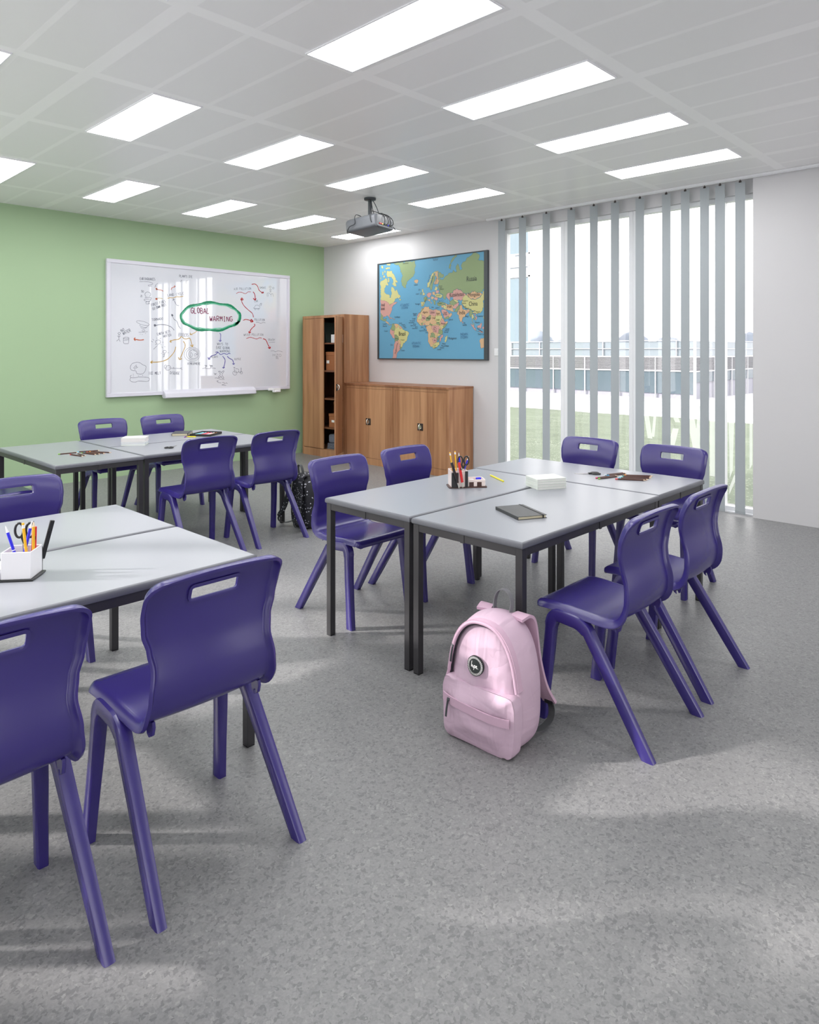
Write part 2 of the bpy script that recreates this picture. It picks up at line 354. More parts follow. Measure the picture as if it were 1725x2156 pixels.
STROKES=[["k",5,[[3.713,2.3],[3.785,2.306],[3.853,2.303],[3.881,2.288],[3.853,2.273],[3.822,2.264],[3.833,2.255],[3.867,2.257]]],["k",5,[[3.941,2.299],[3.909,2.267],[3.923,2.264],[3.899,2.246]]],["k",5,[[4.232,2.351],[4.247,2.338],[4.258,2.36],[4.243,2.352]]],["k",5,[[4.314,2.353],[4.317,2.323]]],["k",5,[[4.314,2.35],[4.336,2.359]]],["b",9,[[4.013,2.205],[3.986,2.218],[3.955,2.22],[3.923,2.228]]],["b",13,[[3.941,2.222],[3.92,2.237],[3.93,2.215]]],["b",9,[[4.115,2.23],[4.126,2.254],[4.17,2.274]]],["b",9,[[4.155,2.284],[4.171,2.275],[4.153,2.263]]],["y",8,[[4.009,2.108],[3.972,2.12],[3.941,2.115]]],["b",15,[[3.93,2.116],[3.916,2.105],[3.934,2.101],[3.93,2.116]]],["o",10,[[4.068,2.123],[4.108,2.132],[4.14,2.131],[4.188,2.148],[4.225,2.148],[4.278,2.16]]],["k",6,[[3.798,2.127],[3.781,2.146],[3.785,2.169],[3.812,2.184],[3.843,2.176],[3.852,2.156],[3.84,2.132]]],["k",6,[[3.781,2.116],[3.853,2.12],[3.853,2.1],[3.781,2.096],[3.775,2.079],[3.812,2.069],[3.85,2.083],[3.853,2.1]]],["k",6,[[3.788,2.05],[3.809,2.068],[3.84,2.069],[3.826,2.052],[3.84,2.046],[3.819,2.04],[3.792,2.042]]],["k",8,[[4.221,2.039],[4.188,2.046],[4.166,2.079],[4.144,2.116]]],["k",8,[[4.137,2.095],[4.144,2.118],[4.164,2.11]]],["k",8,[[4.242,1.751],[4.214,1.786],[4.192,1.841],[4.151,1.87],[4.126,1.924]]],["k",14,[[4.124,1.908],[4.125,1.926],[4.14,1.914],[4.124,1.908]]],["k",9,[[4.157,1.73],[4.115,1.77],[4.05,1.792],[3.979,1.797],[3.916,1.782]]],["k",16,[[3.899,1.795],[3.92,1.784],[3.901,1.775],[3.899,1.795]]],["k",5,[[3.673,1.824],[3.703,1.835],[3.785,1.821],[3.833,1.796],[3.826,1.783],[3.771,1.781],[3.717,1.796],[3.676,1.818]]],["k",5,[[3.717,1.786],[3.73,1.767],[3.785,1.755],[3.819,1.773],[3.826,1.786]]],["k",5,[[3.727,1.754],[3.757,1.743],[3.792,1.749],[3.805,1.759]]],["k",5,[[3.703,1.695],[3.757,1.698],[3.816,1.706]]],["k",5,[[3.744,1.721],[3.771,1.728],[3.781,1.715],[3.757,1.705],[3.744,1.714]]],["k",6,[[3.72,1.674],[3.727,1.672]]],["k",6,[[3.744,1.672],[3.751,1.669]]],["k",6,[[3.785,1.686],[3.792,1.683]]],["k",6,[[3.471,1.663],[3.456,1.676],[3.467,1.689],[3.482,1.686],[3.482,1.67],[3.467,1.66],[3.466,1.605]]],["k",6,[[3.45,1.65],[3.467,1.636],[3.485,1.651]]],["k",6,[[3.439,1.587],[3.466,1.607],[3.482,1.583]]],["k",6,[[3.521,1.626],[3.55,1.635],[3.583,1.63],[3.583,1.621],[3.55,1.614],[3.521,1.62],[3.521,1.626]]],["k",6,[[3.521,1.62],[3.524,1.565],[3.557,1.559],[3.58,1.565],[3.585,1.621]]],["k",5,[[3.523,1.597],[3.557,1.599],[3.583,1.608]]],["b",14,[[3.768,1.609],[3.717,1.603],[3.65,1.614]]],["b",14,[[3.664,1.631],[3.648,1.614],[3.666,1.595]]],["k",6,[[3.916,1.575],[3.916,1.595],[3.941,1.607],[3.969,1.602],[3.978,1.581],[3.965,1.562],[3.934,1.556],[3.916,1.575]]],["k",6,[[3.86,1.594],[3.881,1.58]]],["k",6,[[3.878,1.618],[3.895,1.6]]],["k",6,[[3.929,1.635],[3.934,1.622]]],["k",6,[[3.969,1.623],[3.986,1.631]]],["k",6,[[4.001,1.584],[4.015,1.577]]],["k",6,[[3.979,1.559],[3.988,1.542]]],["k",6,[[3.909,1.548],[3.923,1.552]]],["k",6,[[3.888,1.493],[3.943,1.543]]],["k",6,[[3.993,1.529],[4.002,1.508]]],["k",6,[[4.029,1.532],[4.04,1.519]]],["k",6,[[4.011,1.461],[4.018,1.478],[4.04,1.481],[4.054,1.464],[4.036,1.446],[4.015,1.451],[4.011,1.461]]],["k",6,[[4.03,1.446],[4.022,1.414],[4.011,1.395]]],["k",6,[[4.008,1.431],[4.036,1.424]]],["k",6,[[4.022,1.414],[4.029,1.397]]],["k",7,[[3.985,1.444],[3.993,1.441]]],["k",7,[[4.072,1.451],[4.083,1.451]]],["o",12,[[4.243,1.64],[4.21,1.618],[4.151,1.611],[4.104,1.59]]],["o",13,[[4.115,1.607],[4.101,1.589],[4.121,1.578]]],["o",11,[[4.232,1.633],[4.25,1.655],[4.287,1.628],[4.321,1.624],[4.359,1.635],[4.381,1.607],[4.4,1.531]]],["o",12,[[4.374,1.551],[4.402,1.527],[4.413,1.555]]],["o",12,[[4.276,1.596],[4.299,1.565],[4.3,1.523],[4.276,1.468],[4.232,1.375]]],["o",13,[[4.21,1.396],[4.228,1.366],[4.26,1.38]]],["o",12,[[4.177,1.526],[4.159,1.468],[4.115,1.413],[4.058,1.366],[3.965,1.34],[3.857,1.338]]],["o",13,[[3.878,1.354],[3.852,1.336],[3.874,1.324]]],["o",9,[[4.469,1.734],[4.434,1.705],[4.374,1.683]]],["o",9,[[4.374,1.704],[4.371,1.681],[4.404,1.68]]],["k",6,[[3.66,1.335],[3.623,1.321],[3.603,1.285],[3.61,1.253],[3.636,1.239],[3.67,1.235],[3.676,1.215],[3.69,1.2],[3.744,1.196],[3.778,1.223],[3.797,1.276],[3.785,1.296],[3.757,1.306],[3.724,1.329],[3.69,1.338],[3.66,1.335]]],["k",7,[[3.636,1.2],[3.64,1.191]]],["k",7,[[3.636,1.18],[3.64,1.171]]],["k",7,[[3.7,1.179],[3.703,1.169]]],["k",7,[[3.751,1.184],[3.754,1.175]]],["k",6,[[3.616,1.187],[3.602,1.171],[3.616,1.156],[3.663,1.155],[3.717,1.162],[3.798,1.156],[3.833,1.145],[3.836,1.122],[3.805,1.106],[3.703,1.113],[3.663,1.102],[3.616,1.11],[3.598,1.132],[3.61,1.158]]],["k",6,[[4.036,1.258],[4.025,1.282],[4.043,1.302],[4.058,1.285],[4.04,1.261],[4.058,1.237],[4.093,1.24],[4.111,1.26],[4.101,1.288],[4.065,1.291],[4.04,1.261]]],["k",6,[[4.111,1.26],[4.239,1.253],[4.261,1.237]]],["k",6,[[4.148,1.275],[4.15,1.253]]],["k",6,[[4.232,1.253],[4.258,1.267]]],["k",6,[[4.058,1.271],[4.054,1.251]]],["k",6,[[4.09,1.267],[4.104,1.264]]],["k",5,[[4.509,1.431],[4.502,1.4],[4.483,1.373],[4.453,1.353],[4.417,1.343],[4.379,1.344],[4.343,1.354],[4.314,1.374],[4.295,1.401],[4.289,1.431],[4.295,1.461],[4.314,1.488],[4.343,1.508],[4.379,1.519],[4.417,1.519],[4.453,1.508],[4.483,1.488],[4.502,1.461],[4.509,1.431]]],["k",5,[[4.492,1.432],[4.487,1.408],[4.471,1.387],[4.448,1.371],[4.42,1.363],[4.389,1.363],[4.361,1.372],[4.338,1.388],[4.323,1.409],[4.318,1.433],[4.323,1.457],[4.338,1.478],[4.361,1.494],[4.389,1.502],[4.42,1.502],[4.448,1.494],[4.471,1.478],[4.487,1.457],[4.492,1.432]]],["k",6,[[4.478,1.432],[4.474,1.413],[4.463,1.397],[4.446,1.384],[4.425,1.378],[4.403,1.378],[4.383,1.385],[4.366,1.397],[4.355,1.414],[4.351,1.433],[4.355,1.451],[4.366,1.468],[4.383,1.48],[4.403,1.487],[4.425,1.487],[4.446,1.48],[4.463,1.468],[4.474,1.451],[4.478,1.432]]],["k",6,[[4.414,1.483],[4.458,1.459],[4.47,1.425],[4.453,1.44]]],["k",5,[[4.378,1.456],[4.403,1.432],[4.394,1.402],[4.373,1.41],[4.378,1.456]]],["k",5,[[4.441,1.443],[4.458,1.422],[4.438,1.406],[4.428,1.422],[4.441,1.443]]],["g",32,[[5.079,1.878],[5.053,1.841],[5.017,1.82],[4.972,1.808],[4.919,1.789],[4.86,1.762],[4.797,1.742],[4.731,1.74],[4.664,1.747],[4.598,1.747],[4.534,1.74],[4.473,1.744],[4.417,1.765],[4.368,1.79],[4.326,1.807],[4.292,1.818],[4.268,1.839],[4.252,1.874],[4.246,1.909],[4.25,1.931],[4.264,1.947],[4.287,1.973],[4.32,2.008],[4.36,2.037],[4.408,2.051],[4.463,2.058],[4.522,2.073],[4.586,2.095],[4.652,2.105],[4.719,2.097],[4.785,2.085],[4.849,2.082],[4.909,2.082],[4.963,2.068],[5.009,2.038],[5.047,2.008],[5.075,1.989],[5.093,1.973],[5.099,1.944],[5.095,1.903],[5.079,1.869],[5.053,1.849],[5.017,1.834]]],["h",14,[[5.024,1.852],[4.986,1.824],[4.941,1.812],[4.889,1.792],[4.831,1.771],[4.77,1.768],[4.706,1.761],[4.641,1.751],[4.578,1.758],[4.517,1.766],[4.46,1.767],[4.408,1.784],[4.362,1.803],[4.323,1.814],[4.293,1.837],[4.272,1.865],[4.259,1.882],[4.256,1.907],[4.263,1.938],[4.278,1.957],[4.303,1.979],[4.337,2.009],[4.378,2.025],[4.426,2.039],[4.48,2.061],[4.539,2.071],[4.601,2.073],[4.665,2.085],[4.729,2.085],[4.793,2.074],[4.853,2.073],[4.909,2.063],[4.959,2.04],[5.001,2.026],[5.035,2.009],[5.059,1.977],[5.074,1.955],[5.077,1.934],[5.07,1.9],[5.052,1.874]]],["r",8,[[5.038,2.237],[5.07,2.257],[5.121,2.26],[5.178,2.245],[5.22,2.272],[5.263,2.275]]],["r",13,[[5.277,2.379],[5.33,2.386],[5.369,2.36],[5.398,2.304],[5.452,2.274]]],["r",16,[[5.433,2.27],[5.467,2.277],[5.452,2.289]]],["r",14,[[5.297,2.277],[5.316,2.262],[5.33,2.225],[5.33,2.172]]],["r",15,[[5.301,2.191],[5.333,2.166],[5.345,2.195]]],["r",12,[[5.304,1.931],[5.287,1.984],[5.22,2.031],[5.154,2.085],[5.121,2.14],[5.124,2.173]]],["r",15,[[5.105,2.16],[5.124,2.185],[5.141,2.161],[5.105,2.16]]],["r",12,[[5.143,1.885],[5.182,1.898],[5.234,1.892],[5.297,1.877]]],["r",16,[[5.268,1.905],[5.299,1.877],[5.263,1.868],[5.268,1.905]]],["k",6,[[5.345,1.866],[5.384,1.865],[5.423,1.852],[5.457,1.866],[5.497,1.864]]],["r",13,[[5.316,1.843],[5.327,1.821],[5.277,1.778],[5.239,1.728]]],["r",15,[[5.23,1.74],[5.239,1.718],[5.266,1.733]]],["r",9,[[5.192,1.641],[5.249,1.658],[5.297,1.651],[5.355,1.638],[5.403,1.655],[5.437,1.65]]],["k",5,[[5.592,2.363],[5.588,2.353],[5.576,2.348],[5.565,2.351],[5.56,2.36],[5.565,2.37],[5.576,2.375],[5.588,2.372],[5.592,2.363]]],["k",5,[[5.641,2.351],[5.637,2.343],[5.627,2.339],[5.617,2.342],[5.613,2.35],[5.617,2.358],[5.627,2.362],[5.637,2.36],[5.641,2.351]]],["k",5,[[5.595,2.325],[5.591,2.319],[5.581,2.316],[5.571,2.317],[5.567,2.323],[5.571,2.329],[5.581,2.332],[5.591,2.331],[5.595,2.325]]],["k",5,[[5.591,2.299],[5.588,2.294],[5.581,2.292],[5.574,2.294],[5.571,2.298],[5.574,2.303],[5.581,2.305],[5.588,2.304],[5.591,2.299]]],["k",5,[[5.526,2.224],[5.526,2.27],[5.561,2.276],[5.581,2.261],[5.617,2.271],[5.63,2.234]]],["k",5,[[5.546,2.263],[5.546,2.229]]],["k",5,[[5.591,2.261],[5.591,2.232]]],["k",5,[[5.306,2.055],[5.325,2.076],[5.34,2.098],[5.379,2.1],[5.403,2.08],[5.398,2.055],[5.306,2.055]]],["k",5,[[5.349,2.046],[5.345,2.039],[5.335,2.036],[5.326,2.038],[5.322,2.045],[5.326,2.052],[5.335,2.055],[5.345,2.053],[5.349,2.046]]],["k",5,[[5.397,2.048],[5.393,2.041],[5.384,2.038],[5.374,2.04],[5.37,2.047],[5.374,2.054],[5.384,2.058],[5.393,2.055],[5.397,2.048]]],["k",5,[[5.434,2.106],[5.429,2.098],[5.418,2.094],[5.407,2.097],[5.402,2.105],[5.407,2.113],[5.418,2.117],[5.429,2.114],[5.434,2.106]]],["k",5,[[5.439,2.123],[5.436,2.117],[5.428,2.114],[5.419,2.116],[5.416,2.122],[5.419,2.128],[5.428,2.131],[5.436,2.129],[5.439,2.123]]],["r",14,[[5.457,1.642],[5.502,1.628],[5.536,1.569],[5.569,1.515]]],["r",16,[[5.541,1.523],[5.573,1.509],[5.579,1.534]]],["k",5,[[5.556,1.592],[5.657,1.597]]],["k",5,[[5.586,1.473],[5.632,1.477],[5.662,1.462],[5.713,1.476],[5.785,1.46]]],["p",12,[[4.788,1.708],[4.805,1.683],[4.797,1.607]]],["p",12,[[4.778,1.615],[4.797,1.599],[4.815,1.615]]],["p",11,[[4.727,1.457],[4.762,1.459],[4.802,1.427],[4.851,1.441],[4.896,1.429],[4.923,1.441],[4.949,1.437]]],["p",13,[[4.762,1.457],[4.727,1.425],[4.674,1.41],[4.631,1.371]]],["p",12,[[4.622,1.394],[4.629,1.367],[4.655,1.373]]],["p",13,[[4.833,1.405],[4.867,1.361],[4.864,1.309],[4.846,1.252]]],["p",12,[[4.829,1.262],[4.846,1.248],[4.862,1.262]]],["p",13,[[4.9,1.405],[4.932,1.377],[4.982,1.352],[4.998,1.3]]],["p",12,[[4.978,1.308],[4.998,1.295],[5.013,1.312]]],["k",6,[[4.54,1.247],[4.583,1.254]]],["k",6,[[4.586,1.25],[4.586,1.274],[4.596,1.289]]],["k",6,[[4.586,1.249],[4.652,1.245],[4.658,1.273],[4.652,1.288]]],["k",6,[[4.665,1.257],[4.731,1.246]]],["k",6,[[4.57,1.29],[4.609,1.281],[4.583,1.274]]],["k",6,[[4.639,1.29],[4.692,1.278],[4.661,1.273],[4.683,1.29]]],["k",7,[[4.773,1.209],[4.797,1.209],[4.811,1.185],[4.829,1.208],[4.855,1.208],[4.824,1.163],[4.851,1.119],[4.824,1.118],[4.808,1.144],[4.796,1.126],[4.769,1.13],[4.797,1.166],[4.773,1.209]]],["k",6,[[4.705,1.189],[4.727,1.169],[4.74,1.181],[4.713,1.166]]],["k",6,[[4.718,1.121],[4.753,1.121],[4.797,1.103],[4.86,1.098]]],["k",6,[[4.744,1.082],[4.771,1.083],[4.753,1.072],[4.78,1.059],[4.811,1.056]]],["k",6,[[4.824,1.06],[4.855,1.059],[4.86,1.039],[4.82,1.028],[4.885,1.02]]],["k",6,[[4.873,1.042],[4.887,1.054],[4.905,1.041]]],["k",6,[[5.048,1.179],[5.045,1.168],[5.036,1.158],[5.023,1.153],[5.009,1.154],[4.997,1.159],[4.988,1.169],[4.985,1.181],[4.988,1.193],[4.997,1.202],[5.009,1.207],[5.023,1.207],[5.036,1.201],[5.045,1.191],[5.048,1.179]]],["k",6,[[5.133,1.182],[5.131,1.174],[5.124,1.168],[5.115,1.167],[5.105,1.169],[5.098,1.175],[5.096,1.183],[5.098,1.191],[5.105,1.197],[5.115,1.199],[5.124,1.197],[5.131,1.191],[5.133,1.182]]],["k",6,[[5.016,1.18],[5.005,1.255]]],["k",6,[[4.994,1.257],[5.022,1.255]]],["k",6,[[5.024,1.235],[5.07,1.23],[5.07,1.193],[5.019,1.182]]],["k",8,[[5.109,1.249],[5.112,1.188]]],["k",6,[[5.07,1.193],[5.112,1.184]]]]
WORDS=[["k",6,"EARTHQUAKES",[3.72,2.323],[3.916,2.33],0.058],["k",6,"PLANTS DIE",[4.226,2.393],[4.408,2.4],0.058],["k",6,"LAND CYCLE",[4.072,2.146],[4.291,2.182],0.058],["k",6,"50",[3.734,2.176],[3.768,2.171],0.05],["k",6,"31",[3.724,2.119],[3.751,2.114],0.05],["k",6,"FOREST FIRES",[3.864,2.014],[4.05,2.073],0.058],["k",6,"CUT DOWN TREES",[3.881,1.968],[4.054,2.033],0.058],["k",6,"TORNADO",[3.871,1.837],[4.015,1.855],0.058],["k",7,"NO",[3.498,1.696],[3.537,1.713],0.062],["k",7,"WATER",[3.521,1.661],[3.616,1.708],0.07],["k",6,"EARTH GETS",[3.941,1.662],[4.111,1.703],0.058],["k",6,"HOTTER",[4.018,1.637],[4.126,1.659],0.058],["k",7,"EFFECTS",[4.214,1.657],[4.351,1.652],0.075],["k",6,"ICE",[3.653,1.248],[3.7,1.287],0.06],["k",7,"ICE MELT",[3.829,1.189],[3.986,1.188],0.06],["k",7,"DISEASE",[4.101,1.186],[4.23,1.179],0.065],["k",6,"ATMOSPHERE",[4.336,1.3],[4.516,1.297],0.055],["m",13,"GLOBAL",[4.383,1.954],[4.65,1.956],0.135],["m",13,"WARMING",[4.646,1.862],[4.992,1.867],0.125],["k",5,"AIR POLLUTION",[5.005,2.283],[5.273,2.306],0.058],["k",5,"POLLUTION",[5.321,1.886],[5.492,1.888],0.058],["k",5,"WATER POLLUTION",[5.154,1.677],[5.467,1.684],0.058],["k",5,"SMOKE",[5.403,2.329],[5.512,2.336],0.05],["k",5,"CAR",[5.321,2.138],[5.384,2.145],0.05],["k",5,"TRASH",[5.541,1.613],[5.657,1.619],0.055],["k",5,"H2O",[5.622,1.401],[5.775,1.396],0.07],["k",5,"OIL",[5.672,1.365],[5.723,1.365],0.05],["k",6,"WAYS TO",[4.753,1.552],[4.914,1.55],0.06],["k",6,"EASE GLOBAL",[4.74,1.504],[4.95,1.497],0.062],["k",6,"WARMING",[4.793,1.457],[4.946,1.454],0.058],["k",5,"PLANTS",[4.67,1.382],[4.769,1.388],0.045],["k",5,"BICYCLE",[5.014,1.352],[5.112,1.355],0.05]]
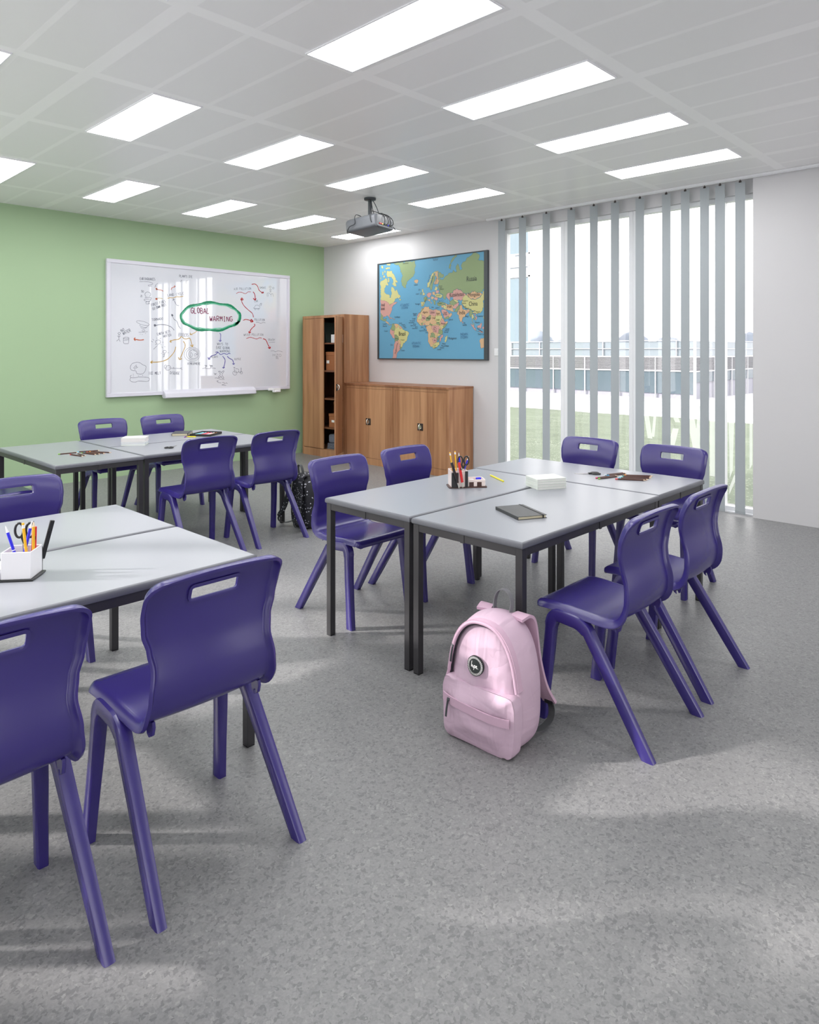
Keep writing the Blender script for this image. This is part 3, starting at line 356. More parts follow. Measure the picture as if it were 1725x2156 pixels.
LANDS=[[0,[[6.843,2.428],[6.788,2.435],[6.749,2.46],[6.711,2.439],[6.711,2.412],[6.692,2.362],[6.704,2.354],[6.743,2.361],[6.765,2.326],[6.769,2.281],[6.736,2.248],[6.672,2.229],[6.669,2.195],[6.647,2.19],[6.641,2.22],[6.625,2.255],[6.637,2.3],[6.634,2.333],[6.603,2.331],[6.574,2.301],[6.559,2.273],[6.528,2.293],[6.515,2.262],[6.496,2.226],[6.466,2.211],[6.459,2.188],[6.484,2.181],[6.546,2.171],[6.584,2.129],[6.666,2.093],[6.679,2.116],[6.73,2.149],[6.843,2.169]]],[0,[[6.724,2.552],[6.634,2.553],[6.603,2.511],[6.565,2.464],[6.553,2.427],[6.515,2.407],[6.521,2.381],[6.556,2.397],[6.534,2.351],[6.546,2.33],[6.584,2.341],[6.628,2.371],[6.596,2.395],[6.6,2.431],[6.634,2.469],[6.711,2.475],[6.727,2.512]]],[0,[[6.749,2.607],[6.717,2.6],[6.66,2.609],[6.657,2.575],[6.743,2.58]]],[0,[[6.73,2.639],[6.692,2.652],[6.647,2.646],[6.653,2.627],[6.711,2.63]]],[0,[[6.814,2.55],[6.788,2.557],[6.788,2.507],[6.807,2.504]]],[0,[[6.772,2.564],[6.743,2.56],[6.749,2.531],[6.775,2.533]]],[0,[[6.782,2.502],[6.756,2.496],[6.749,2.464],[6.782,2.462]]],[0,[[6.692,2.464],[6.672,2.454],[6.672,2.405],[6.704,2.398]]],[0,[[6.834,2.628],[6.794,2.629],[6.798,2.594],[6.82,2.6]]],[0,[[6.484,2.172],[6.447,2.157],[6.459,2.144],[6.487,2.15]]],[0,[[6.843,2.485],[6.827,2.474],[6.834,2.448],[6.843,2.453]]],[1,[[6.596,2.65],[6.546,2.619],[6.49,2.612],[6.466,2.584],[6.456,2.517],[6.422,2.479],[6.438,2.437],[6.447,2.394],[6.429,2.34],[6.398,2.312],[6.367,2.301],[6.355,2.344],[6.331,2.39],[6.283,2.417],[6.223,2.451],[6.199,2.488],[6.199,2.54],[6.182,2.585],[6.199,2.621],[6.193,2.647],[6.277,2.645],[6.459,2.649]]],[3,[[6.211,2.386],[6.188,2.401],[6.152,2.401],[6.134,2.385],[6.146,2.36],[6.176,2.351],[6.199,2.363]]],[2,[[6.843,2.169],[6.73,2.149],[6.679,2.116],[6.666,2.088],[6.584,2.129],[6.515,2.123],[6.559,2.101],[6.615,2.064],[6.628,2.015],[6.666,1.959],[6.647,1.901],[6.672,1.906],[6.692,1.947],[6.736,1.948],[6.788,1.932],[6.794,1.919],[6.843,1.961]]],[1,[[6.843,1.992],[6.798,1.956],[6.794,1.915],[6.765,1.897],[6.72,1.918],[6.73,1.878],[6.788,1.879],[6.843,1.899]]],[3,[[6.749,1.883],[6.711,1.875],[6.679,1.854],[6.685,1.836],[6.711,1.846],[6.743,1.865]]],[2,[[6.679,1.929],[6.647,1.924],[6.603,1.909],[6.634,1.908]]],[2,[[6.603,1.905],[6.565,1.897],[6.584,1.889]]],[3,[[6.692,1.841],[6.666,1.829],[6.628,1.828],[6.628,1.819],[6.672,1.82]]],[0,[[6.546,1.837],[6.496,1.822],[6.435,1.794],[6.416,1.754],[6.337,1.735],[6.301,1.713],[6.31,1.687],[6.334,1.653],[6.343,1.614],[6.404,1.579],[6.416,1.545],[6.459,1.501],[6.472,1.532],[6.459,1.571],[6.496,1.62],[6.546,1.66],[6.59,1.705],[6.596,1.723],[6.565,1.793]]],[1,[[6.622,1.83],[6.59,1.842],[6.584,1.82],[6.565,1.811],[6.559,1.771],[6.578,1.727],[6.647,1.764]]],[3,[[6.59,1.84],[6.496,1.831],[6.496,1.809],[6.54,1.775],[6.565,1.806]]],[2,[[6.49,1.796],[6.435,1.794],[6.435,1.772],[6.472,1.769]]],[2,[[6.653,1.764],[6.596,1.749],[6.571,1.718],[6.596,1.714],[6.571,1.687],[6.571,1.638],[6.615,1.657],[6.66,1.724]]],[1,[[6.571,1.687],[6.54,1.691],[6.496,1.655],[6.49,1.633],[6.521,1.611],[6.546,1.598],[6.571,1.625]]],[2,[[6.571,1.603],[6.521,1.611],[6.49,1.602],[6.459,1.571],[6.478,1.532],[6.466,1.483],[6.509,1.461],[6.534,1.422],[6.54,1.364],[6.615,1.364],[6.596,1.439],[6.596,1.492]]],[3,[[6.515,1.611],[6.49,1.624],[6.453,1.593],[6.453,1.562],[6.472,1.558]]],[1,[[6.472,1.532],[6.435,1.523],[6.459,1.497],[6.481,1.505]]],[1,[[5.79,2.463],[5.751,2.46],[5.707,2.432],[5.696,2.406],[5.729,2.388],[5.762,2.407],[5.746,2.372],[5.718,2.366],[5.674,2.404],[5.62,2.437],[5.555,2.444],[5.545,2.468],[5.491,2.443],[5.502,2.493],[5.476,2.548],[5.455,2.53],[5.444,2.496],[5.433,2.463],[5.407,2.469],[5.418,2.518],[5.392,2.552],[5.35,2.565],[5.329,2.599],[5.263,2.625],[5.222,2.657],[5.162,2.643],[5.131,2.62],[5.136,2.585],[5.162,2.56],[5.127,2.552],[5.102,2.554],[5.072,2.542],[5.042,2.556],[5.042,2.212],[5.072,2.21],[5.087,2.179],[5.127,2.17],[5.182,2.177],[5.242,2.197],[5.263,2.174],[5.324,2.174],[5.335,2.166],[5.397,2.194],[5.428,2.228],[5.481,2.24],[5.539,2.223],[5.545,2.195],[5.588,2.189],[5.625,2.195],[5.653,2.176],[5.658,2.148],[5.674,2.112],[5.707,2.13],[5.713,2.18],[5.762,2.199],[5.773,2.246],[5.796,2.284],[5.779,2.333],[5.784,2.392]]],[1,[[5.502,2.66],[5.481,2.642],[5.534,2.602],[5.571,2.564],[5.588,2.517],[5.582,2.483],[5.615,2.503],[5.609,2.535],[5.582,2.59],[5.545,2.631]]],[0,[[5.881,2.463],[5.856,2.474],[5.856,2.453],[5.898,2.422],[5.927,2.34],[5.949,2.279],[5.978,2.285],[5.978,2.335],[5.938,2.366],[5.915,2.424]]],[1,[[5.87,2.45],[5.856,2.444],[5.845,2.402],[5.853,2.36],[5.87,2.345],[5.881,2.295],[5.898,2.254],[5.918,2.239],[5.935,2.278],[5.927,2.319],[5.904,2.372],[5.887,2.417]]],[0,[[5.885,2.458],[5.84,2.484],[5.784,2.479],[5.79,2.463],[5.829,2.47],[5.863,2.452]]],[3,[[5.846,2.459],[5.818,2.478],[5.796,2.468],[5.796,2.409],[5.779,2.35],[5.796,2.318],[5.84,2.312],[5.857,2.339],[5.823,2.386]]],[0,[[6.07,2.278],[6.047,2.264],[6.047,2.238],[6.018,2.207],[6.03,2.186],[6.059,2.188],[6.053,2.221],[6.07,2.248]]],[1,[[6.099,2.211],[6.076,2.236],[6.076,2.206],[6.094,2.194]]],[0,[[6.095,2.103],[6.056,2.104],[6.012,2.099],[6.034,2.075],[6.043,2.053],[6.069,2.046],[6.084,2.052],[6.082,2.08]]],[1,[[6.043,2.155],[5.995,2.171],[5.974,2.145],[5.969,2.125],[6.004,2.108],[6.025,2.103],[6.034,2.129]]],[2,[[5.991,2.196],[5.952,2.219],[5.91,2.217],[5.905,2.191],[5.927,2.174],[5.927,2.158],[5.965,2.157],[5.978,2.177]]],[3,[[5.978,2.126],[5.927,2.136],[5.927,2.111],[5.893,2.081],[5.905,2.075],[5.944,2.112]]],[3,[[5.901,2.223],[5.846,2.223],[5.838,2.194],[5.85,2.179],[5.893,2.194]]],[2,[[5.817,2.243],[5.788,2.244],[5.779,2.215],[5.796,2.198],[5.834,2.206],[5.834,2.222]]],[0,[[5.842,2.188],[5.779,2.197],[5.717,2.175],[5.725,2.156],[5.758,2.139],[5.8,2.148],[5.846,2.163]]],[2,[[5.859,2.151],[5.8,2.148],[5.8,2.123],[5.821,2.108],[5.85,2.122]]],[3,[[5.918,2.173],[5.859,2.157],[5.863,2.139],[5.893,2.122],[5.918,2.142]]],[1,[[5.88,2.127],[5.85,2.119],[5.829,2.099],[5.846,2.056],[5.867,2.083]]],[0,[[5.842,2.285],[5.8,2.282],[5.808,2.255],[5.829,2.234],[5.855,2.245]]],[1,[[5.813,2.077],[5.758,2.09],[5.676,2.076],[5.68,2.055],[5.734,2.042],[5.8,2.045]]],[4,[[5.8,2.132],[5.775,2.137],[5.734,2.132],[5.701,2.099],[5.713,2.087],[5.8,2.095]]],[3,[[5.676,2.07],[5.652,2.06],[5.623,2.046],[5.575,2.056],[5.546,2.039],[5.546,1.981],[5.53,1.959],[5.579,1.964],[5.623,1.978],[5.66,2.011]]],[4,[[5.652,2.137],[5.603,2.143],[5.619,2.114],[5.599,2.088],[5.607,2.048],[5.631,2.053],[5.635,2.093]]],[3,[[5.742,2.045],[5.697,2.049],[5.705,2.019],[5.734,2.008]]],[0,[[5.697,2.052],[5.664,2.042],[5.647,1.992],[5.664,1.986],[5.705,2.006]]],[2,[[5.746,1.986],[5.713,1.997],[5.664,1.983],[5.623,1.95],[5.595,1.934],[5.562,1.933],[5.579,1.903],[5.623,1.886],[5.68,1.881],[5.697,1.904],[5.717,1.942]]],[1,[[5.688,1.885],[5.615,1.901],[5.611,1.885],[5.68,1.863]]],[3,[[5.595,1.934],[5.566,1.936],[5.562,1.917],[5.599,1.888],[5.611,1.901]]],[2,[[5.653,2.152],[5.647,2.18],[5.62,2.195],[5.545,2.186],[5.539,2.219],[5.481,2.238],[5.428,2.224],[5.392,2.19],[5.335,2.162],[5.376,2.136],[5.392,2.097],[5.46,2.1],[5.481,2.081],[5.513,2.107],[5.545,2.105],[5.588,2.148],[5.598,2.091],[5.631,2.126]]],[4,[[5.571,2.139],[5.545,2.137],[5.545,2.109],[5.566,2.114]]],[3,[[5.329,2.166],[5.258,2.174],[5.242,2.195],[5.177,2.175],[5.122,2.168],[5.087,2.144],[5.141,2.112],[5.202,2.091],[5.263,2.102],[5.314,2.133]]],[0,[[5.335,2.162],[5.309,2.129],[5.263,2.098],[5.202,2.089],[5.136,2.107],[5.087,2.144],[5.082,2.183],[5.042,2.212],[5.042,2.094],[5.082,2.065],[5.072,2.041],[5.072,2.018],[5.069,1.99],[5.092,1.948],[5.131,1.926],[5.177,1.923],[5.232,1.957],[5.273,1.979],[5.355,1.995],[5.407,2.057],[5.392,2.101],[5.376,2.136]]],[1,[[5.598,2.087],[5.566,2.105],[5.523,2.087],[5.46,2.063],[5.539,2.026],[5.588,2.053]]],[2,[[5.545,2.027],[5.47,2.064],[5.444,2.063],[5.46,2.035],[5.513,1.993],[5.545,1.998]]],[1,[[5.513,1.989],[5.444,2.038],[5.423,2.033],[5.465,1.974],[5.481,1.947],[5.534,1.961]]],[0,[[5.545,2.112],[5.481,2.093],[5.449,2.071],[5.513,2.082]]],[3,[[5.433,2.03],[5.407,2.037],[5.397,1.996],[5.335,1.965],[5.278,1.975],[5.299,1.94],[5.345,1.917],[5.392,1.871],[5.413,1.827],[5.428,1.831],[5.46,1.913],[5.481,1.93],[5.46,1.978],[5.439,1.998]]],[2,[[5.399,1.839],[5.381,1.822],[5.389,1.806],[5.399,1.818]]],[2,[[5.329,1.961],[5.299,1.96],[5.299,1.936],[5.319,1.932]]],[1,[[5.278,1.967],[5.258,1.978],[5.237,1.929],[5.253,1.906],[5.263,1.874],[5.278,1.891],[5.288,1.927]]],[0,[[5.253,1.91],[5.222,1.921],[5.212,1.881],[5.237,1.862],[5.242,1.826],[5.207,1.785],[5.217,1.777],[5.247,1.826]]],[2,[[5.222,1.929],[5.192,1.923],[5.192,1.896],[5.167,1.867],[5.187,1.84],[5.207,1.849],[5.187,1.872]]],[1,[[5.222,1.869],[5.192,1.868],[5.197,1.844],[5.217,1.849]]],[0,[[5.242,1.949],[5.187,1.943],[5.141,1.933],[5.162,1.918],[5.227,1.925]]],[2,[[5.268,1.805],[5.237,1.786],[5.192,1.745],[5.187,1.713],[5.227,1.746]]],[2,[[5.187,1.719],[5.136,1.712],[5.077,1.699],[5.082,1.691],[5.151,1.705]]],[2,[[5.167,1.768],[5.136,1.779],[5.102,1.81],[5.094,1.794],[5.107,1.747],[5.151,1.744]]],[2,[[5.087,1.754],[5.057,1.773],[5.072,1.73]]],[0,[[5.077,1.903],[5.062,1.875],[5.052,1.844],[5.072,1.86]]],[0,[[5.164,1.907],[5.154,1.902],[5.162,1.897]]],[3,[[5.131,1.598],[5.117,1.613],[5.072,1.625],[5.042,1.652],[5.042,1.511],[5.112,1.499],[5.117,1.546]]],[3,[[6.043,2.024],[5.952,2.042],[5.944,2.014],[5.884,1.995],[5.829,1.999],[5.767,1.987],[5.75,1.959],[5.725,1.895],[5.697,1.863],[5.684,1.838],[5.631,1.837],[5.639,1.815],[5.692,1.764],[5.725,1.743],[5.721,1.712],[5.746,1.678],[5.8,1.654],[5.808,1.632],[5.813,1.592],[5.855,1.555],[5.884,1.536],[5.922,1.53],[5.944,1.565],[5.961,1.625],[5.965,1.679],[5.969,1.72],[5.995,1.762],[6.004,1.787],[5.944,1.795],[6.012,1.81],[6.091,1.802],[6.13,1.829],[6.161,1.859],[6.157,1.92],[6.108,1.969],[6.073,2.016]]],[1,[[6.104,1.976],[6.051,2.021],[6.03,2.017],[6.078,1.981],[6.099,1.959]]],[2,[[6.148,1.929],[6.121,1.967],[6.104,1.963],[6.13,1.913]]],[0,[[6.13,1.913],[6.108,1.944],[6.078,1.952],[6.075,1.885],[6.148,1.887]]],[2,[[6.069,1.942],[5.995,1.902],[6.012,1.873],[6.073,1.869]]],[1,[[5.995,1.898],[5.927,1.931],[5.91,1.921],[5.914,1.889],[5.935,1.862],[5.999,1.86]]],[2,[[5.944,1.995],[5.884,1.986],[5.85,2.003],[5.829,1.993],[5.829,1.908],[5.901,1.933],[5.935,1.941],[5.948,1.973]]],[0,[[5.838,1.918],[5.742,1.924],[5.725,1.889],[5.75,1.846],[5.767,1.835],[5.813,1.836],[5.842,1.868]]],[2,[[5.734,1.88],[5.697,1.851],[5.672,1.816],[5.701,1.802],[5.746,1.806],[5.75,1.843]]],[1,[[5.825,1.83],[5.775,1.835],[5.754,1.809],[5.763,1.794],[5.808,1.804]]],[1,[[5.68,1.804],[5.635,1.818],[5.684,1.764],[5.705,1.755],[5.701,1.789]]],[0,[[5.746,1.793],[5.705,1.789],[5.713,1.752],[5.75,1.772]]],[2,[[5.901,1.788],[5.8,1.792],[5.771,1.772],[5.779,1.716],[5.8,1.695],[5.817,1.705],[5.867,1.712],[5.901,1.76]]],[1,[[6.086,1.831],[6.051,1.83],[6.051,1.805],[6.086,1.809]]],[0,[[6.056,1.849],[6.025,1.861],[6.012,1.842],[6.038,1.83]]],[2,[[6.038,1.836],[6.017,1.835],[6.021,1.807],[6.038,1.811]]],[0,[[6.134,1.845],[6.099,1.838],[6.108,1.816]]],[1,[[5.927,1.839],[5.884,1.806],[5.91,1.788],[5.944,1.802]]],[0,[[5.888,1.813],[5.821,1.817],[5.829,1.799],[5.888,1.791]]],[1,[[5.927,1.647],[5.915,1.701],[5.856,1.692],[5.856,1.642]]],[1,[[5.897,1.707],[5.846,1.685],[5.84,1.643],[5.897,1.648]]],[1,[[5.79,1.751],[5.751,1.758],[5.713,1.724],[5.718,1.687],[5.751,1.679],[5.784,1.709]]],[2,[[5.746,1.679],[5.71,1.678],[5.713,1.645],[5.74,1.633],[5.746,1.6],[5.771,1.576],[5.762,1.634]]],[0,[[5.796,1.692],[5.762,1.688],[5.773,1.663],[5.796,1.667]]],[0,[[5.851,1.668],[5.807,1.672],[5.812,1.651],[5.84,1.643]]],[2,[[5.897,1.631],[5.812,1.634],[5.812,1.597],[5.868,1.572],[5.885,1.598]]],[1,[[5.812,1.643],[5.773,1.642],[5.779,1.605],[5.807,1.609]]],[0,[[5.88,1.556],[5.812,1.588],[5.779,1.592],[5.768,1.563],[5.807,1.522],[5.874,1.501],[5.885,1.526]]],[0,[[5.674,1.645],[5.653,1.653],[5.639,1.669],[5.634,1.653],[5.658,1.587],[5.674,1.579],[5.683,1.604]]]]
PLACES=[["Russia",[5.25,2.343],0.082,0,0],["China",[5.227,2.04],0.075,0,0],["Kazakhstan",[5.486,2.165],0.066,0,0],["Mongolia",[5.214,2.151],0.062,0,0],["India",[5.399,1.941],0.068,0,0],["Iran",[5.601,2.027],0.062,0,0],["Brazil",[6.426,1.7],0.075,0,0],["Algeria",[6.012,1.97],0.045,0,0],["Libya",[5.888,1.964],0.05,0,0],["Caribbean",[6.518,1.925],0.036,0,0],["ATLANTIC",[6.38,2.079],0.05,0,1],["OCEAN",[6.38,2.042],0.05,0,1],["ATLANTIC",[6.167,1.573],0.05,0,1],["OCEAN",[6.176,1.532],0.05,0,1],["INDIAN",[5.368,1.677],0.05,0,1],["OCEAN",[5.368,1.639],0.05,0,1],["Madagascar",[5.553,1.629],0.042,0,0],["Sri",[5.36,1.813],0.034,0,0],["Lanka",[5.358,1.791],0.04,0,0],["ited",[6.794,2.1],0.06,0,0],["ates",[6.794,2.05],0.06,0,0],["Iceland",[6.176,2.332],0.033,0,0],["U.K.",[6.111,2.263],0.036,0,0],["Ireland",[6.146,2.212],0.03,0,0],["Portugal",[6.146,2.081],0.034,0,0],["Central",[6.759,1.84],0.034,0,0],["America",[6.756,1.811],0.034,0,0],["Ecuador",[6.73,1.743],0.03,0,0],["Chile",[6.625,1.555],0.034,0,0],["Uruguay",[6.413,1.483],0.03,0,0],["Argentina",[6.537,1.506],0.045,68,0],["Guyana",[6.456,1.843],0.026,0,0],["Suriname",[6.407,1.822],0.026,0,0],["French",[6.386,1.802],0.026,0,0],["Guiana",[6.374,1.782],0.026,0,0],["Paraguay",[6.419,1.621],0.028,0,0],["Bolivia",[6.528,1.638],0.03,0,0],["Western",[6.193,1.958],0.03,0,0],["Sahara",[6.193,1.938],0.03,0,0],["Senegal",[6.211,1.894],0.028,0,0],["The Gambia",[6.241,1.867],0.028,0,0],["Guinea-Bissau",[6.253,1.844],0.026,0,0],["Guinea",[6.202,1.824],0.026,0,0],["Sierra Leone",[6.223,1.804],0.026,0,0],["Liberia",[6.167,1.785],0.026,0,0],["Cote d'Ivoire",[6.193,1.766],0.026,0,0],["Equatorial Guinea",[6.047,1.734],0.026,0,0],["Gabon",[5.981,1.709],0.026,0,0],["Ghana",[6.064,1.779],0.026,0,0],["Benin",[5.998,1.783],0.026,0,0],["Togo",[6.024,1.754],0.026,0,0],["Mali",[6.035,1.895],0.04,0,0],["Niger",[5.949,1.892],0.042,0,0],["Chad",[5.867,1.891],0.04,0,0],["Egypt",[5.79,1.946],0.036,0,0],["Sudan",[5.792,1.866],0.036,0,0],["Ethiopia",[5.705,1.817],0.032,0,0],["Saudi",[5.672,1.952],0.038,0,0],["Arabia",[5.672,1.929],0.036,0,0],["Djibouti",[5.582,1.861],0.032,0,0],["Uganda",[5.636,1.747],0.03,0,0],["Rwanda",[5.644,1.727],0.03,0,0],["Burundi",[5.655,1.707],0.03,0,0],["Malawi",[5.693,1.563],0.03,0,0],["Mozambique",[5.674,1.537],0.034,0,0],["Eswatini",[5.724,1.514],0.03,0,0],["Lesotho",[5.771,1.492],0.03,0,0],["Dem.",[5.843,1.773],0.028,0,0],["Rep. of",[5.843,1.751],0.028,0,0],["Congo",[5.84,1.728],0.028,0,0],["South",[5.846,1.543],0.028,0,0],["Africa",[5.846,1.52],0.028,0,0],["Bots.",[5.84,1.608],0.03,0,0],["Turkey",[5.758,2.071],0.03,0,0],["Black Sea",[5.75,2.106],0.024,0,1],["Ukraine",[5.788,2.172],0.034,0,0],["Malta",[5.884,2.027],0.026,0,0],["Lebanon",[5.8,2.018],0.028,0,0],["Bangl.",[5.322,1.894],0.034,0,0],["Cambodia",[5.122,1.887],0.03,0,0],["Malaysia",[5.164,1.814],0.032,0,0],["Indonesia",[5.127,1.724],0.034,-22,0],["Timor-Leste",[5.097,1.672],0.034,0,0],["Kyrgyzstan",[5.345,2.082],0.026,0,0],["Tajikistan",[5.371,2.054],0.026,0,0],["Nepal",[5.36,2.014],0.028,0,0],["Bhutan",[5.319,1.992],0.028,0,0],["Laos",[5.209,1.958],0.028,0,0],["Vietnam",[5.151,1.942],0.028,0,0],["Denmark",[5.835,2.625],0.03,0,0],["(Greenland)",[6.361,2.629],0.03,0,0],["Estonia",[5.746,2.289],0.026,0,0],["Latvia",[5.746,2.27],0.026,0,0],["Lithuania",[5.729,2.249],0.028,0,0],["Sweden",[5.89,2.38],0.034,68,0],["Norway",[5.944,2.4],0.034,62,0],["Finland",[5.826,2.353],0.034,66,0],["France",[5.999,2.133],0.03,50,0],["Spain",[6.051,2.076],0.03,50,0],["Norwegian Sea",[5.835,2.644],0.024,0,1]]
# ------------------------------------------------------------------ room shell
struct('floor', BX(-1.3, WX+0.4, -2.3, GY+0.1, -0.12, 0.0), M['floor'])
struct('ceiling', BX(-1.3, WX+0.14, -2.3, GY+0.1, CH, CH+0.12), M['ceiling'])
struct('wall_green', BX(-1.3, WX+0.14, GY, GY+0.12, 0, CH), M['green'])
bm = bmesh.new()                                           # map wall with the tall window opening
WO0, WO1, WH = 2.055, 4.83, 2.885
box(bm, WX, WX+0.14, WO1, GY, 0, CH); box(bm, WX, WX+0.14, WO0, WO1, WH, CH)
struct('wall_map', bm, M['wall'])
struct('wall_right', BX(WX-0.06, WX+0.14, -2.3, WO0, 0, CH), M['wall'])
bm = bmesh.new()                                           # wall behind the camera, with unseen openings added to brighten the ceiling
fill_bays = [(-0.9, 1.3), (3.8, 6.0)]
xs_ = [-1.3] + [v for b in fill_bays for v in b] + [WX+0.14]
for i in range(0, len(xs_), 2): box(bm, xs_[i], xs_[i+1], -2.42, -2.3, 0, CH)
for a, b in fill_bays: box(bm, a, b, -2.42, -2.3, 2.9, CH); box(bm, a, b, -2.42, -2.3, 0, 0.3)
struct('wall_back', bm, M['wall'])
bm = bmesh.new()                                           # left wall, glazed bays towards the low sun
LX = -1.3
bays = [(0.9, 1.25), (1.55, 2.3), (2.55, 3.05), (3.45, 3.85), (4.12, 5.05), (5.12, 5.95), (6.1, 6.8), (6.95, 7.8)]
ys = [-2.3] + [v for b in bays for v in b] + [GY]
for i in range(0, len(ys), 2): box(bm, LX-0.12, LX, ys[i], ys[i+1], 0, CH)
for a, b in bays: box(bm, LX-0.12, LX, a, b, 2.9, CH)
struct('wall_left', bm, M['wall'])

# window frame, glazing and film on the window wall
def window_bay(n, y0, y1):
    bm = bmesh.new(); x0, x1 = 6.60, 6.67; w = 0.045
    box(bm, x0, x1, y0, y0+w, 0.0, WH); box(bm, x0, x1, y1-w, y1, 0.0, WH)
    box(bm, x0, x1, y0+w, y1-w, 0.0, 0.05); box(bm, x0, x1, y0+w, y1-w, WH-0.045, WH)
    o = struct('window_%d' % n, bm, M['frame_white'], bevel=0.004)
    o['kind'] = 'structure'
    g = obj('pane', BX(6.632, 6.638, y0+w, y1-w, 0.05, WH-0.045), M['glass'], o)
    return o
window_bay(1, 4.02, 4.83); window_bay(2, 3.225, 4.02); window_bay(3, 2.375, 3.225); w4 = window_bay(4, 1.75, 2.375)
struct('trim_1', BX(WX+0.0, 6.675, WO0, WO1, -0.005, 0.012), M['frame_white'])
for k, (a, b) in enumerate(bays):
    bm = bmesh.new(); w = 0.03
    box(bm, LX-0.08, LX-0.04, a, a+w, 0, 2.9); box(bm, LX-0.08, LX-0.04, b-w, b, 0, 2.9); box(bm, LX-0.08, LX-0.04, a+w, b-w, 2.85, 2.9); box(bm, LX-0.08, LX-0.04, a+w, b-w, 0, 0.05)
    o = struct('window_%d' % (5+k), bm, M['frame_white'])
    obj('pane', BX(LX-0.063, LX-0.057, a+w, b-w, 0.05, 2.85), M['glass'], o)

for k, (a, b) in enumerate(fill_bays):  # added rear windows, out of view, letting in fill light for the ceiling
    bm = bmesh.new(); w = 0.04; q0, q1 = -2.39, -2.34
    box(bm, a, a+w, q0, q1, .3, 2.9); box(bm, b-w, b, q0, q1, .3, 2.9); box(bm, a+w, b-w, q0, q1, 2.86, 2.9); box(bm, a+w, b-w, q0, q1, .3, .34)
    o = struct('window_%d' % (13+k), bm, M['frame_white'])
    obj('pane', BX(a+w, b-w, -2.368, -2.362, .34, 2.86), M['glass'], o)

# frosted film letters on the glass, lawn height
bm = bmesh.new()
def film(poly):
    vs = [bm.verts.new((6.629, y, z)) for y, z in poly]
    bm.faces.new(vs)
def fline(y0, y1, z0, z1, w):      # slanted stroke from (y0,z0) to (y1,z1)
    film([(y0-w/2, z0), (y0+w/2, z0), (y1+w/2, z1), (y1-w/2, z1)])
for q in [(3.12, 3.06, 0.98, 0.60, .05), (3.00, 3.03, .92, .62, .03), (2.87, 2.78, 1.0, .78, .05), (2.86, 2.80, .48, .72, .06), (2.68, 2.60, .95, .55, .07), (2.56, 2.60, .95, .42, .05)]:
    fline(q[0], q[1], q[2], q[3], q[4])
for y0, y1, z0, z1 in [(2.53, 2.585, .35, .95), (2.43, 2.475, .3, .95)]: film([(y0, z0), (y1, z0), (y1, z1), (y0, z1)])
ff = obj('window_film', bm, M['vinyl'])
ff.parent = bpy.data.objects['window_3']
bm = bmesh.new()
film([(2.27, .38), (2.295, .30), (2.31, .95), (2.255, .95)]); film([(2.10, .45), (2.125, .40), (2.125, .9), (2.10, .88)]); film([(2.24, .30), (2.30, .15), (2.30, .22), (2.24, .38)])
ff = obj('window_film', bm, M['vinyl']); ff.parent = w4

# ceiling light panels
def light_panel(x, y):
    t = thing('ceiling_light', '', 'ceiling light', (x, y, CH), group='recessed rectangular ceiling light panels')
    bm = bmesh.new(); w, l = 0.312, 1.02
    for a, b, c, d in ((0, w, -0.008, 0.0), (0, w, l, l+0.008), (-0.008, 0, -0.008, l+0.008), (w, w+0.008, -0.008, l+0.008)):
        box(bm, a, b, c, d, -0.008, -0.0005)
    obj('frame', bm, M['frame_white'], t)
    obj('diffuser', BX(0, w, 0, l, -0.006, -0.0005), M['panel'], t)
    return t
LP = light_panel(3.30, 1.865)
LP['label'] = 'largest glowing ceiling light panel, cut by the top edge of the photo'
LP.location = (2.225, 1.865, CH)
panels = [
 (3.315, 1.88, 'glowing ceiling panel right of the largest one, nearest-but-one in the row running to the window'),
 (4.395, 1.90, 'glowing ceiling panel in the window row, third from the largest one'),
 (5.485, 1.92, 'glowing ceiling panel closest to the window blind, last of its row'),
 (1.93, 4.00, 'large glowing ceiling panel above the left end of the whiteboard'),
 (3.03, 4.01, 'glowing ceiling panel in the middle row, second from the left'),
 (4.11, 4.03, 'glowing ceiling panel just above and left of the projector mount'),
 (5.215, 4.03, 'glowing ceiling panel right of the projector, last of the middle row'),
 (2.735, 6.19, 'glowing ceiling panel in the far row over the left part of the whiteboard'),
 (3.825, 6.22, 'glowing ceiling panel in the far row over the right end of the whiteboard'),
 (4.915, 6.23, 'glowing ceiling panel in the far row left of the projector'),
 (6.0, 6.24, 'glowing ceiling panel half hidden behind the projector'),
 (1.655, 6.19, 'glowing ceiling panel cut by the left edge above the green wall'),
 (0.84, 4.00, 'sliver of a glowing ceiling panel at the upper left edge'),
]
for x, y, lab in panels: dup(LP, (x, y, CH), 0, lab)
for x, y in ((1.14, 1.865), (0.05, 1.865), (0.0, -0.35), (2.2, -0.35), (4.4, -0.35), (0.5, 6.19), (-0.3, 4.0)):
    dup(LP, (x, y, CH), 0, 'glowing ceiling panel of the rows outside the picture')

